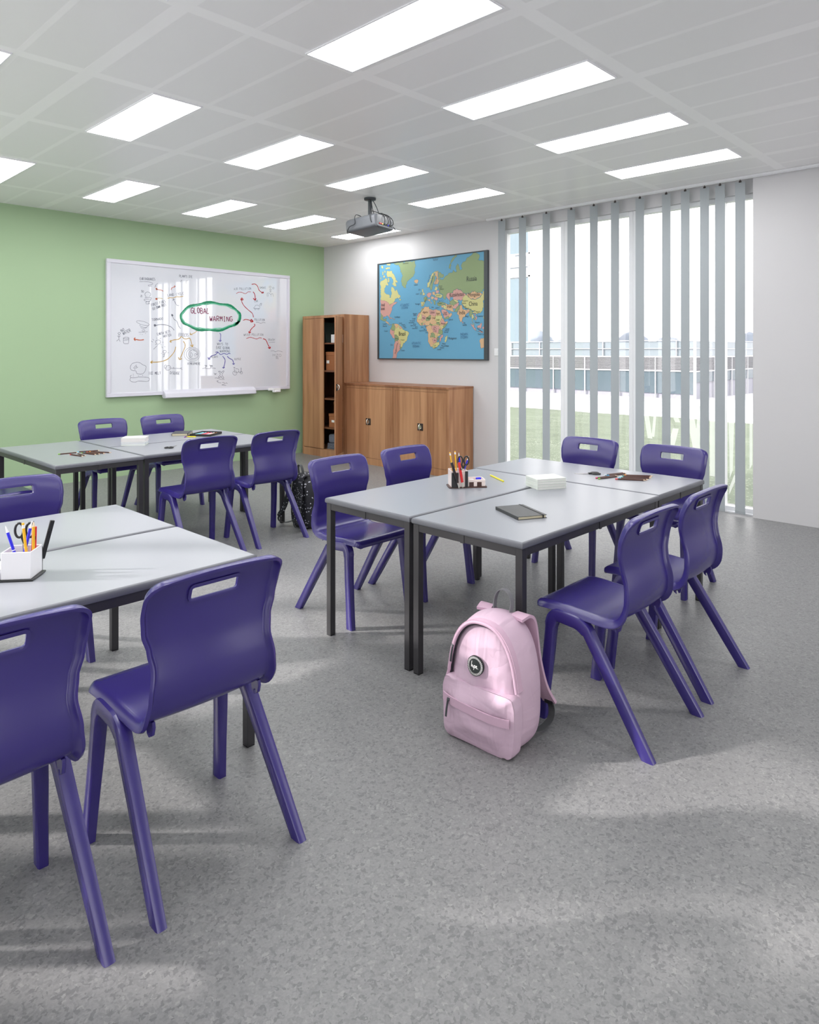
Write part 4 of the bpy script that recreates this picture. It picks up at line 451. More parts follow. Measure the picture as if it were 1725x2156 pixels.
# ------------------------------------------------------------------ vertical blind
vb = thing('vertical_blind', 'grey vertical blind hanging from a ceiling track across the tall window', 'blind', (6.48, 3.5, CH))
def loc(o, base):           # keep world coordinates for meshes built in place
    o.location = (-base[0], -base[1], -base[2])
bm = bmesh.new(); box(bm, 6.455, 6.497, -2.2, 4.98, CH-0.022, CH-0.001); box(bm, 6.462, 6.490, -2.2, 4.98, CH-0.027, CH-0.022)
o = obj('head_rail', bm, M['frame_white'], vb, bevel=0.002); loc(o, vb.location)
slats = [(4.827, 4.729), (4.537, 4.444), (4.223, 4.134), (3.914, 3.825), (3.647, 3.562), (3.409, 3.326), (3.146, 3.061), (2.877, 2.799), (2.693, 2.618), (2.514, 2.439), (2.377, 2.300), (2.203, 2.127)]
def make_slat(yc, w, ang):
    bm = bmesh.new(); n = 6
    vs = []
    for k in range(n+1):
        s = (k/n-0.5)*w; bow = 0.003*(1-(2*k/n-1)**2)
        vs.append([(bow, s), (bow+0.0012, s)])
    for k in range(n):
        a, b = vs[k], vs[k+1]
        prism(bm, [a[0], b[0], b[1], a[1]], 0.02, CH-0.045)
    bmesh.ops.remove_doubles(bm, verts=bm.verts, dist=1e-5)
    box(bm, -0.002, 0.004, -w/2, w/2, 0.022, 0.05)
    o = obj('slat', bm, M['slat'], vb, smooth=True, angle=30)
    o.location = Vector((6.476, yc, 0)) - vb.location; o.rotation_euler = (0, 0, ang)
    h = bmesh.new(); box(h, -0.004, 0.004, -0.010, 0.010, CH-0.052, CH-0.036); tube(h, [(0, 0, CH-0.04), (0, 0, CH-0.026)], 0.004, 6)
    obj('hook', h, M['dark'], o)
for k, (a, b) in enumerate(slats):
    make_slat((a+b)/2-0.01, 0.088, math.radians([10, 8, 6, 4, 2, 2, 2, -6, -8, -8, -6, -4][k]))

# light switch on the map wall
sw = thing('light_switch', 'small white wall switch beside the leftmost blind slat', 'switch', (WX, 4.885, 1.46))
obj('plate', BX(-0.012, -0.0005, -0.043, 0.043, -0.043, 0.043), M['white_plastic'], sw, bevel=0.003)
obj('rocker', BX(-0.018, -0.012, -0.012, 0.012, -0.022, 0.022), M['white_plastic'], sw, bevel=0.002)

# ------------------------------------------------------------------ tables
def make_table(L, W, label):
    """origin at the min corner on the floor; L along x, W along y"""
    t = thing('classroom_table', label, 'table', group='grey topped classroom tables with black frames')
    r = 0.008; th = 0.026
    bm = bmesh.new(); e = 0.009
    box(bm, e, L-e, e, W-e, TT-th+0.002, TT)
    top = obj('tabletop', bm, M['top'], t)
    bm = bmesh.new()          # rounded moulded edge running round the top
    prof = [(e, TT-0.0003), (0.005, TT-0.0015), (0.0015, TT-0.005), (0, TT-0.010), (0, TT-th+0.004), (0.003, TT-th), (e, TT-th)]
    rings = []
    for (cx, cy, sx, sy) in ((0, 0, 1, 1), (L, 0, -1, 1), (L, W, -1, -1), (0, W, 1, -1)):
        rings.append([bm.verts.new((cx+sx*d, cy+sy*d, z)) for d, z in prof])
    for i in range(4):
        a, b = rings[i], rings[(i+1) % 4]
        for k in range(len(prof)-1): bm.faces.new((a[k], a[k+1], b[k+1], b[k]))
    bmesh.ops.recalc_face_normals(bm, faces=bm.faces)
    obj('edge_band', bm, M['edge'], top, smooth=True, angle=50)
    i, s = 0.006, 0.033
    z1 = TT-th
    bm = bmesh.new()
    box(bm, i+s, L-i-s, i+.002, i+0.027, z1-0.034, z1-0.001); box(bm, i+s, L-i-s, W-i-0.027, W-i-.002, z1-0.034, z1-0.001)
    box(bm, i+.002, i+0.027, i+s, W-i-s, z1-0.034, z1-0.001); box(bm, L-i-0.027, L-i-.002, i+s, W-i-s, z1-0.034, z1-0.001)
    obj('frame', bm, M['steel'], t, bevel=0.0015)
    for x in (i, L-i-s):
        for y in (i, W-i-s):
            o = obj('leg', BX(0, s, 0, s, 0.006, z1-0.001), M['steel'], t, bevel=0.002); o.location = (x, y, 0)
            obj('foot_cap', BX(0.001, s-0.001, 0.001, s-0.001, 0, 0.007), M['black_plastic'], o)
    for (x, y, dx, dy) in ((L/2, i-0.0005, 0.02, 0.003), (L/2, W-i-0.0025, 0.02, 0.003), (i-0.0005, W/2, 0.003, 0.02), (L-i-0.0025, W/2, 0.003, 0.02)):
        o = obj('bracket', BX(0, dx, 0, dy, z1-0.036, z1-0.001), M['steel'], t); o.location = (x, y, 0)
    return t
TL, TW = 1.252, 0.608
t0 = make_table(TL, TW, 'grey table nearest the pink backpack, with the black notebook on it'); t0.location = (2.277, 1.575, 0)
dup(t0, (2.277, 2.196, 0), 0, 'grey table with the cream and brown pen organiser, left of the notebook table')
dup(t0, (3.538+0.608, 1.58, 0), PI/2, 'grey table across the window end of the right group, scissors and brown pencils on it')
dup(t0, (0.212, 2.200, 0), 0, 'foreground left table carrying the white pen organiser')
dup(t0, (0.212, 2.824, 0), 0, 'empty grey table between the white organiser table and the back left group')
dup(t0, (2.275, 4.862, 0), PI/2, 'grey end table of the back left group with brown pencils on it')
dup(t0, (2.285, 4.882, 0), 0, 'grey table of the back left group with small black scissors, near side')
dup(t0, (2.285, 5.500, 0), 0, 'grey table of the back left group nearest the green wall, black tray on it')

# ------------------------------------------------------------------ chairs
def make_chair(label):
    t = thing('school_chair', label, 'chair', group='purple one-piece plastic school chairs')
    # profile (forward v, height z) from the rolled seat front to the top of the back; origin = footprint centre
    key = [(0.512, 0.427), (0.511, 0.438), (0.506, 0.449), (0.492, 0.4565), (0.45, 0.4585), (0.38, 0.456), (0.30, 0.450), (0.235, 0.445), (0.19, 0.447), (0.162, 0.458),
           (0.145, 0.482), (0.137, 0.52), (0.138, 0.56), (0.146, 0.60), (0.155, 0.64), (0.159, 0.68), (0.157, 0.72), (0.149, 0.76), (0.134, 0.80), (0.115, 0.834), (0.101, 0.854)]
    P = smooth_path([(v, z, 0) for v, z in key], 5)
    # resample evenly
    acc = [0.0]
    for a, b in zip(P, P[1:]): acc.append(acc[-1]+(b-a).length)
    Ltot = acc[-1]
    def at(s):
        s = max(0.0, min(Ltot, s))
        for i in range(len(acc)-1):
            if s <= acc[i+1] + 1e-9:
                f = (s-acc[i])/max(1e-9, acc[i+1]-acc[i]); q = P[i].lerp(P[i+1], f); d = (P[i+1]-P[i]).normalized(); return q.x, q.y, d
        return P[-1].x, P[-1].y, (P[-1]-P[-2]).normalized()
    def bz(z):                # arclength where the back reaches height z
        for i in range(len(P)-1, 0, -1):
            if P[i-1].y <= z <= P[i].y: return acc[i-1]+(z-P[i-1].y)/(P[i].y-P[i-1].y)*(acc[i]-acc[i-1])
    sW = [(0.0, 0.207), (0.06, 0.211), (0.18, 0.207), (0.30, 0.204), (bz(0.48), 0.206), (bz(0.53), 0.199), (bz(0.60), 0.188), (bz(0.65), 0.195), (bz(0.71), 0.210), (bz(0.77), 0.216), (Ltot, 0.216)]
    def width(s):
        for (a, wa), (b, wb) in zip(sW, sW[1:]):
            if s <= b+1e-9:
                f = (s-a)/(b-a); f = f*f*(3-2*f); return wa+(wb-wa)*f
        return sW[-1][1]
    RT, RF = 0.052, 0.022
    def hw(s):
        w = width(s)
        if s > Ltot-RT: q = s-(Ltot-RT); w = w-RT+math.sqrt(max(0, RT*RT-q*q))
        if s < RF: q = RF-s; w = w-RF+math.sqrt(max(0, RF*RF-q*q))
        return w
    # rows: even + dense at the ends, rows aligned with the hand slot
    z0, z1 = bz(0.764), bz(0.808)
    rows = [0, .003, .008, .014, .022]
    s = .034
    while s < z0-0.012: rows.append(s); s += 0.0125
    rows += [z0-0.006, z0, z0+(z1-z0)*.25, z0+(z1-z0)*.5, z0+(z1-z0)*.75, z1]
    s = z1+0.006
    while s < Ltot-0.004: rows.append(s); s += 0.0042
    rows += [Ltot-.0025, Ltot-.001, Ltot]
    us = [0, .05, .1, .15, .2, .25, .3, .34, .39, .44, .5, .56, .62, .68, .74, .79, .83, .865, .895, .92, .94, .958, .974, .988, 1.0]
    us = [-u for u in us[:0:-1]] + us
    slot_w = 0.080
    bm = bmesh.new(); G = []
    for s in rows:
        v, z, d = at(s); front = Vector((d.y, -d.x))          # side the sitter touches
        w = hw(s); row = []
        k_back = min(1, max(0, (s-0.33)/0.12)); 
        for u in us:
            x = u*w
            # edge distance inside the rounded outline
            de = (1-abs(u))*w
            if s > Ltot-RT:
                w0 = width(s); cx = max(0.0, abs(x)-(w0-RT)); cz = s-(Ltot-RT)
                rr = math.hypot(cx, cz); de = RT-rr
            elif s < RF:
                w0 = width(s); cx = max(0.0, abs(x)-(w0-RF)); cz = RF-s
                de = RF-math.hypot(cx, cz) if cx > 0 else w0-abs(x)
            fl = 0.019
            q = max(0.0, 1-de/fl)
            topk = 1.0; kt = max(0, (s-bz(0.70))/(Ltot-bz(0.70)))
            # flange rolls away from the sitter (below the seat, behind the back)
            off = -(0.023*q**1.8)*(min(1, 0.35+s/0.05))
            off += -0.016*k_back*(1-kt)*(1-(u*u)) + 0.003*(1-k_back)*min(1, s/0.1)*(u*u)*max(0, 1-q)
            row.append(bm.verts.new((x, v+front.x*off-0.2475, z+front.y*off+0.007*kt*(1-u*u))))
        G.append(row)
    # snap slot columns
    i0, i1 = rows.index(z0), rows.index(z1)
    cols = [k for k, u in enumerate(us) if abs(u) <= 0.401]
    c0, c1 = cols[0], cols[-1]
    for i in range(i0, i1+1):
        w = hw(rows[i])
        for k in cols: 
            f = (k-c0)/(c1-c0); G[i][k].co.x = -slot_w+2*slot_w*f
    # round the four corners of the slot
    for i, kk, sx in ((i0, c0, 1), (i0, c1, -1), (i1, c0, 1), (i1, c1, -1)):
        G[i][kk].co.x += sx*0.0035; G[i][kk].co += ((G[i0+1][kk].co-G[i0][kk].co) if i == i0 else (G[i1-1][kk].co-G[i1][kk].co))*0.3
    for i in range(len(rows)-1):
        for k in range(len(us)-1):
            if i0 <= i < i1 and c0 <= k < c1: continue
            bm.faces.new((G[i][k], G[i][k+1], G[i+1][k+1], G[i+1][k]))
    # collar round the slot, turned to the back
    loop = [G[i0][k] for k in range(c0, c1)] + [G[i][c1] for i in range(i0, i1)] + [G[i1][k] for k in range(c1, c0, -1)] + [G[i][c0] for i in range(i1, i0, -1)]
    cx = sum((v.co for v in loop), Vector())/len(loop)
    ring = []
    for v in loop:
        c = v.co.copy(); dx = (cx-c); c.y -= 0.010; c.x += dx.x*0.015; c.z += dx.z*0.06; ring.append(bm.verts.new(c))
    n = len(loop)
    for k in range(n): bm.faces.new((loop[k], loop[(k+1) % n], ring[(k+1) % n], ring[k]))
    bmesh.ops.recalc_face_normals(bm, faces=bm.faces)
    sh = obj('seat_shell', bm, M['purple'], t, smooth=True)
    so = sh.modifiers.new('thick', 'SOLIDIFY'); so.thickness = 0.0105; so.offset = 0
    bv = sh.modifiers.new('round', 'BEVEL'); bv.width = 0.003; bv.segments = 2; bv.limit_method = 'ANGLE'; bv.angle_limit = math.radians(55)
    # A-frame sides: one sweep cut into leg / side rail / leg
    def arc(p, c, q, n=5):        # quadratic corner
        p, c, q = Vector(p), Vector(c), Vector(q)
        return [p*(1-a)**2 + c*2*a*(1-a) + q*a*a for a in [k/n for k in range(n+1)]]
    rail_z = 0.423
    fr = [(0.4745, 0.0), (0.4605, 0.13), (0.4475, 0.25)]
    corner1 = arc((0.4385, 0.365), (0.434, rail_z+0.001), (0.400, rail_z-0.002), 7)
    corner2 = arc((0.330, rail_z-0.008), (0.300, rail_z-0.012), (0.272, 0.384), 7)
    rr_ = [(0.18, 0.243), (0.10, 0.118), (0.024, 0.0)]
    path = [Vector(p) for p in fr] + corner1 + corner2 + [Vector(p) for p in rr_]
    ic1 = len(fr)+5; ic2 = len(fr)+len(corner1)+2
    for sx in (-1, 1):
        rings = []
        for i, p in enumerate(path):
            d = (path[min(i+1, len(path)-1)]-path[max(i-1, 0)]).normalized()
            if i == 0: d = (path[1]-path[0]).normalized()
            nn = Vector((d.y, -d.x))                     # outer side of the A
            tk = 0.0205 if (i < len(fr)+1 or i >= len(path)-4) else 0.0240
            fz = min(1, p.y/0.42); xo = 0.236-0.014*fz; xw = 0.030+0.012*fz
            if i in (0, len(path)-1):
                hx = 0.0235; ring2d = [(p.x+hx*a, p.y) for a in (-1, 1)]
                sg = 1 if nn.x > 0 else -1; lo, hi = Vector((p.x-hx*sg, 0)), Vector((p.x+hx*sg, 0))
            else:
                lo, hi = p-nn*tk, p+nn*tk
            cs = []
            r = 0.22
            prof = [(0, r), (r*.3, r*.3*.6), (r, 0), (1-r, 0), (1-r*.3, r*.18), (1, r), (1, 1-r*.6), (1-r*.5, 1), (r*.5, 1), (0, 1-r*.6)]
            # a: across x (0 outer..1 inner), b: 0 = outer/top edge .. 1 = inner edge
            for a, b in prof:
                q = hi.lerp(lo, b); cs.append((sx*(xo-xw*a), q.x-0.2475, q.y))
            rings.append(cs)
        def seg(name, i0, i1):
            bm = bmesh.new(); R = [[bm.verts.new(c) for c in rings[i]] for i in range(i0, i1+1)]
            n = len(R[0])
            for i in range(len(R)-1):
                for k in range(n): bm.faces.new((R[i][k], R[i][(k+1) % n], R[i+1][(k+1) % n], R[i+1][k]))
            bm.faces.new(R[0]); bm.faces.new(R[-1][::-1])
            bmesh.ops.recalc_face_normals(bm, faces=bm.faces)
            return obj(name, bm, M['purple'], t, smooth=True, angle=52)
        seg('leg', 0, ic1); seg('side_rail', ic1, ic2); seg('leg', ic2, len(path)-1)
        # moulded hook and rib under the seat rear
        bm = bmesh.new()
        prism(bm, [(0.155, 0.452), (0.205, 0.446), (0.195, 0.428), (0.188, 0.410), (0.176, 0.402), (0.180, 0.415), (0.172, 0.420), (0.166, 0.408), (0.158, 0.414), (0.152, 0.436)], sx*0.165, sx*0.175,
              tf=lambda a, b, c: (c, a-0.2475, b))
        bmesh.ops.recalc_face_normals(bm, faces=bm.faces)
        obj('hook', bm, M['purple'], t, bevel=0.002)
    return t
c0 = make_chair('purple chair at the notebook table whose leg stands just right of the pink backpack')
FW, FD = 0.472, 0.495
def ctr(x0, y0, rz=0):
    return (x0+FW/2, y0+FD/2, 0) if rz in (0, PI) else (x0+FD/2, y0+FW/2, 0)
c0.location = ctr(2.361, 1.077)
chairs = [
 (2.936, 1.087, 0, 'purple chair right of the one beside the backpack, its back nearest the bright right-hand wall'),
 (2.400, 2.737, PI, 'purple chair facing the camera, seat under the left corner of the right table group'),
 (2.972, 2.742, PI, 'purple chair standing in front of the low wooden cupboards'),
 (4.055, 2.260, PI/2, 'purple chair before the window, left of the two there'),
 (4.055, 1.655, PI/2, 'purple chair before the window behind the pile of brown pencils, right of the two there'),
 (0.812, 1.664, 0, 'large foreground purple chair in full view left of the picture centre'),
 (0.238, 1.662, 0, 'nearest purple chair, cut off by the left edge of the photo'),
 (0.857, 3.345, PI, 'purple chair facing the camera behind the empty grey table at the left edge'),
 (2.363, 4.388, 0, 'purple chair seen from behind at the back left group, left of the two near ones'),
 (2.914, 4.357, 0, 'purple chair seen from behind beside the black speckled backpack'),
 (2.369, 6.015, PI, 'purple chair under the left part of the whiteboard against the green wall'),
 (2.941, 6.015, PI, 'purple chair against the green wall behind the black tray'),
 (1.215, 5.40, -PI/2, 'purple chair tucked under the end of the brown pencil table, mostly out of view'),
]
for x, y, rz, lab in chairs: dup(c0, ctr(x, y, rz), rz, lab)
# ------------------------------------------------------------------ whiteboard
GL = dict(A='0,0 2,6 4,0|.8,2.2 3.2,2.2', B='0,0 0,6 2.4,6 3.2,5 2.6,3.4 0,3.2|2.6,3.2 3.8,2 3,.2 0,0', C='3.8,5.2 2.4,6 .6,5 0,3 .6,.8 2.4,0 3.8,.9', D='0,0 0,6 2,5.8 3.8,4 3.8,2 2,.2 0,0', E='3.6,6 .2,6 0,0 3.6,0|.1,3.1 2.8,3.1', F='3.6,6 .2,6 0,0|.1,3.1 2.6,3.1', G='3.8,5.2 2.2,6 .4,5 0,3 .6,.6 2.4,0 3.8,1 3.8,2.8 2.2,2.8', H='0,0 0,6|0,3 3.8,3|3.8,0 3.8,6', I='2,0 2,6|1,6 3,6|1,0 3,0', J='3,6 3,1 2,0 .6,.6', K='0,0 0,6|3.6,6 0,2.6 3.8,0', L='0,6 0,0 3.4,0', M='0,0 .4,6 2,2.6 3.6,6 4,0', N='0,0 0,6 3.8,0 3.8,6', O='2,0 .4,1 0,3 .5,5.2 2,6 3.5,5.2 4,3 3.6,1 2,0', P='0,0 0,6 2.8,6 3.7,4.6 2.6,3 0,2.8', Q='2,0 .2,2 .4,5 2,6 3.8,4.6 3.6,1.4 2,0|2.4,1.6 4,-.4', R='0,0 0,6 2.8,6 3.6,4.6 2.6,3.2 0,3|1.6,3 3.8,0', S='3.6,5.4 2,6 .4,5 .8,3.6 3,2.6 3.6,1.2 2,0 .2,.6', T='0,6 4,6|2,6 2,0', U='0,6 .2,1 2,0 3.6,1 3.8,6', V='0,6 2,0 4,6', W='0,6 1,0 2,4 3,0 4,6', X='0,0 4,6|0,6 4,0', Y='0,6 2,3.2 4,6|2,3.2 2,0', Z='0,6 3.8,6 0,0 3.8,0')
GL['0'] = GL['O']; GL['1'] = '1,5 2,6 2,0'; GL['2'] = '.2,5 2,6 3.6,4.6 0,0 3.8,0'; GL['3'] = '.2,5.6 2.4,6 3.4,4.6 1.6,3.2 3.6,1.6 2,0 .2,.6'; GL['5'] = '3.6,6 .4,6 .2,3.4 2.6,3.6 3.6,1.8 2.2,0 .2,.4'
def strip(bm, pts, w, to3, mi, jit=0.0):
    """flat marker stroke along 2-D pts"""
    P = [Vector((p[0], p[1])) for p in pts]
    if len(P) > 2: P = [Vector((q.x, q.y)) for q in smooth_path([(p.x, p.y, 0) for p in P], 4)]
    L_, R_ = [], []
    for i, p in enumerate(P):
        d = P[min(i+1, len(P)-1)]-P[max(i-1, 0)]
        d = d.normalized() if d.length > 1e-6 else Vector((1, 0))
        n = Vector((-d.y, d.x)); ww = w*(1+jit*math.sin(i*1.7+p.x*20))/2
        L_.append(bm.verts.new(to3(*(p+n*ww)))); R_.append(bm.verts.new(to3(*(p-n*ww))))
    for i in range(len(P)-1):
        bm.faces.new((R_[i], R_[i+1], L_[i+1], L_[i])).material_index = mi
wb = thing('whiteboard', 'white framed whiteboard with a hand-drawn mind map on the green wall', 'whiteboard', (4.634, GY, 0.93))
BY = 8.065
def at_wb(o): o.location = (-4.634, -GY, -0.93); return o
bm = bmesh.new(); bx0, bx1, bz0, bz1 = 3.325, 5.905, 0.935, 2.543; fw = 0.045
for a in ((bx0, bx1, bz0, bz0+fw), (bx0, bx1, bz1-fw, bz1), (bx0, bx0+fw, bz0+fw, bz1-fw), (bx1-fw, bx1, bz0+fw, bz1-fw)):
    box(bm, a[0], a[1], BY-0.012, GY-0.001, a[2], a[3])
at_wb(obj('frame', bm, M['boardframe'], wb, bevel=0.004))
surf = at_wb(obj('writing_surface', BX(bx0+fw, bx1-fw, BY, BY+0.012, bz0+fw, bz1-fw), M['board'], wb))
bm = bmesh.new()
prism(bm, [(BY-0.014, 0.99), (BY-0.075, 0.955), (BY-0.085, 0.90), (BY-0.07, 0.893), (BY-0.005, 0.893), (GY-0.012, 0.915), (GY-0.012, 0.99)], 4.005, 5.30, tf=lambda a, b, c: (c, a, b))
bmesh.ops.recalc_face_normals(bm, faces=bm.faces)
at_wb(obj('pen_tray', bm, M['boardframe'], wb, bevel=0.006))
bm = bmesh.new(); box(bm, 5.60, 5.72, BY-0.05, BY-0.012, 0.90, 0.955); box(bm, 5.53, 5.60, BY-0.03, BY-0.012, 0.925, 0.96); box(bm, 5.62, 5.70, BY-0.06, BY-0.05, 0.90, 0.93)
at_wb(obj('sensor_clip', bm, M['white_plastic'], wb, bevel=0.006))
ink = {'k': ('ink_grey', (112, 115, 128)), 'r': ('ink_red', (172, 34, 38)), 'o': ('ink_ochre', (188, 152, 70)), 'p': ('ink_violet', (88, 84, 158)), 'y': ('ink_olive', (176, 164, 90)), 'g': ('ink_green', (28, 132, 92)), 'h': ('ink_light_green', (98, 186, 150)), 'b': ('ink_rust', (190, 96, 62)), 'm': ('ink_plum', (122, 26, 74))}
ik = list(ink); inkm = [pbr(ink[k][0], ink[k][1], 0.25, spec=0.5) for k in ik]
bm = bmesh.new(); rnd = random.Random(3)
for c, w, pts in STROKES:
    strip(bm, pts, w/1000*(1 if c in 'gh' else .78), lambda x, z: (x, BY-0.0008-(0.0004 if c == 'h' else 0), z), ik.index(c), 0.06 if c == 'g' else 0.12)
for c, w, txt, a, b, h in WORDS:
    a = Vector(a); b = Vector(b); n = len(txt); h = h*.52; w = w*.72; step = (b-a)/n; ux = step.normalized(); uz = Vector((-ux.y, ux.x))
    cw = step.length*0.72
    for i, ch in enumerate(txt):
        if ch not in GL: continue
        o2 = a+step*i+uz*rnd.uniform(-.05, .05)*h; sh = rnd.uniform(-.08, .1)
        for s in GL[ch].split('|'):
            q = [tuple(map(float, p.split(','))) for p in s.split()]
            pts = [o2+ux*(x/4*cw+sh*z/6*h)+uz*(z/6*h*0.95) for x, z in q]
            strip(bm, pts, w/1000, lambda x, z: (x, BY-0.0008, z), ik.index(c), 0.1) if len(pts) > 2 else strip(bm, pts, w/1000, lambda x, z: (x, BY-0.0008, z), ik.index(c))
d = obj('marker_drawing', bm, inkm, surf)

# ------------------------------------------------------------------ world map
mp = thing('world_map', 'large framed world map hanging above the low wooden cupboards', 'map', (WX, 5.92, 2.0))
def at_mp(o): o.location = (-WX, -5.92, -2.0); return o
my0, my1, mz0, mz1 = 5.01, 6.90, 1.361, 2.668
bm = bmesh.new()
box(bm, 6.522, WX-0.001, my0, my0+0.052, mz0, mz1); box(bm, 6.522, WX-0.001, my1-0.03, my1, mz0, mz1); box(bm, 6.522, WX-0.001, my0+.052, my1-.03, mz0, mz0+0.014); box(bm, 6.522, WX-0.001, my0+.052, my1-.03, mz1-0.014, mz1)
at_mp(obj('frame', bm, M['dgrey'], mp, bevel=0.002))
mcol = [('map_yellow', (206, 203, 140)), ('map_green', (146, 166, 122)), ('map_pink', (210, 160, 152)), ('map_orange', (216, 178, 138)), ('map_ocean', (104, 168, 202)), ('map_line', (84, 96, 84)), ('map_text', (48, 52, 58)), ('map_text_blue', (66, 112, 154))]
mm = [pbr(n, tuple(v*.93 for v in c), 0.55, var=0.01, scale=3) for n, c in mcol]
iy0, iy1, iz0, iz1 = my0+.052, my1-.03, mz0+.014, mz1-.014
at_mp(obj('map_sheet', BX(6.530, 6.54, iy0, iy1, iz0, iz1), mm[4], mp))
def clip_poly(poly):
    for ax, lim, sg in ((0, iy0+.001, 1), (0, iy1-.001, -1), (1, iz0+.001, 1), (1, iz1-.001, -1)):
        out = []
        for i in range(len(poly)):
            a, b = poly[i-1], poly[i]
            ia, ib = (a[ax]-lim)*sg >= 0, (b[ax]-lim)*sg >= 0
            if ia != ib:
                f = (lim-a[ax])/(b[ax]-a[ax]); out.append((a[0]+(b[0]-a[0])*f, a[1]+(b[1]-a[1])*f))
            if ib: out.append(tuple(b))
        poly = out
        if len(poly) < 3: return []
    return poly
def wobble(poly, amp=0.010):
    out = []
    for i in range(len(poly)):
        a, b = Vector(poly[i-1]), Vector(poly[i]); n = max(1, int((b-a).length/0.014))
        for k in range(n):
            p = a.lerp(b, k/n)
            if k: p += Vector((noise.noise(Vector((p.x*55, p.y*55, 1))), noise.noise(Vector((p.x*55, p.y*55, 7)))))*amp*2
            out.append((p.x, p.y))
    return out
bm = bmesh.new()
for li, (c, poly) in enumerate(LANDS):
    p = clip_poly(wobble(poly))
    if len(p) < 3: continue
    xd = 6.5296-li*0.00003
    vs = [bm.verts.new((xd, y, z)) for y, z in p]
    for tri in tessellate_polygon([[Vector((y, z, 0)) for y, z in p]]):
        i, j, k = tri
        ar = (p[j][0]-p[i][0])*(p[k][1]-p[i][1])-(p[k][0]-p[i][0])*(p[j][1]-p[i][1])
        if abs(ar) < 1e-9: continue
        try: bm.faces.new((vs[i], vs[j], vs[k]) if ar < 0 else (vs[i], vs[k], vs[j])).material_index = c
        except ValueError: pass
    q = p+[p[0]]
    for a, b in zip(q, q[1:]):
        a2, b2 = Vector(a), Vector(b); dd = b2-a2
        if dd.length < 1e-5: continue
        nn = Vector((-dd.y, dd.x)).normalized()*0.0009
        vs = [bm.verts.new((xd-0.000015, v.x, v.y)) for v in (a2-nn, b2-nn, b2+nn, a2+nn)]
        bm.faces.new(vs).material_index = 5
def text_into(bm, s, h, place, mi, bold=0.0):
    cu = bpy.data.curves.new('t', 'FONT'); cu.body = s; cu.size = h; cu.align_x = 'CENTER'; cu.align_y = 'CENTER'; cu.offset = bold*h
    cu.resolution_u = 2
    ob = bpy.data.objects.new('t', cu); COL.objects.link(ob)
    dg = bpy.context.evaluated_depsgraph_get(); me = bpy.data.meshes.new_from_object(ob.evaluated_get(dg))
    vs = [bm.verts.new(place(v.co.x, v.co.y)) for v in me.vertices]
    for p in me.polygons:
        try: bm.faces.new([vs[i] for i in p.vertices]).material_index = mi
        except ValueError: pass
    bpy.data.objects.remove(ob); bpy.data.curves.remove(cu); bpy.data.meshes.remove(me)
for s, (y, z), h, rot, col in PLACES:
    if not (my0+0.06 < y < my1-0.04): continue
    r = math.radians(rot)
    asp = 0.76
    def place(u, v, y=y, z=z, r=r):
        uu = (u*math.cos(r)-v*math.sin(r))*asp; vv = u*math.sin(r)+v*math.cos(r)
        return (6.5254, y-uu, z+vv)
    text_into(bm, s, h*(1.02 if h > .055 else .92), place, 7 if col else 6, 0.0)
at_mp(obj('printed_countries', bm, mm, mp))

# ------------------------------------------------------------------ cupboards
def knob(parent, y, z, x):
    o = obj('lock_plate', BX(x-0.006, x-0.0005, y-0.045, y+0.045, z-0.043, z+0.043), M['dark'], parent, bevel=0.002)
    bm = bmesh.new(); tube(bm, [(x-0.006, y-0.004, z), (x-0.012, y-0.004, z)], 0.024, 14)
    tube(bm, smooth_path([(x-0.012, y, z+0.034), (x-0.028, y, z+0.02), (x-0.032, y, z), (x-0.028, y, z-0.02), (x-0.012, y, z-0.034)], 4), 0.0075, 8)
    obj('handle', bm, M['chrome'], o, smooth=True, angle=50)
    return o
def low_cupboard(y0, y1, label):
    cx = 6.10; t = thing('low_cupboard', label, 'cupboard', (6.33, (y0+y1)/2, 0), group='low wooden two-door cupboards')
    L = (-6.33, -(y0+y1)/2, 0)
    bm = bmesh.new(); s = 0.018
    box(bm, cx+0.02, WX-0.012, y0, y0+s, 0.0, 1.022); box(bm, cx+0.02, WX-0.012, y1-s, y1, 0.0, 1.022); box(bm, WX-0.02, WX-0.012, y0+s, y1-s, 0.0, 1.022)
    box(bm, cx+.02, WX-.02, y0+s, y1-s, 0.075, 0.093)
    for a in ((y0, y0+0.035, 0.0, 1.022), (y1-0.035, y1, 0.0, 1.022), (y0+.035, y1-.035, 0.985, 1.022), (y0+.035, y1-.035, 0.0, 0.085)): box(bm, cx, cx+0.02, *a)
    o = obj('body', bm, M['wood'], t); o.location = L
    o = obj('worktop', BX(cx-0.012, WX-0.004, y0-0.002, y1+0.002, 1.022, 1.047), M['wood_top'], t, bevel=0.002); o.location = L
    ym = (y0+y1)/2
    for a, b in ((y0+0.037, ym-0.0015), (ym+0.0015, y1-0.037)):
        d = obj('door', BX(cx+0.001, cx+0.018, a, b, 0.088, 0.982), M['wood'], t, bevel=0.0012); d.location = L
        if a < ym-0.01: knob(d, ym-0.008, 0.556, cx+0.001)
    return t
low_cupboard(6.170, 7.092, 'low wooden cupboard in the corner, next to the tall open one')
low_cupboard(5.246, 6.166, 'low wooden cupboard at the right end, below the map and behind a purple chair')
t = thing('tall_cupboard', 'tall wooden cupboard with one door swung open showing its shelves', 'cupboard', (6.33, 7.56, 0)); L = (-6.33, -7.56, 0)
cx = 6.10; y0, y1, zt = 7.10, 8.015, 1.97; s = 0.02
bm = bmesh.new()
box(bm, cx+.02, WX-.012, y0, y0+s, 0, zt-s); box(bm, cx+.02, WX-.012, y1-s, y1, 0, zt-s); box(bm, cx+.02, WX-.012, y0, y1, zt-s, zt)
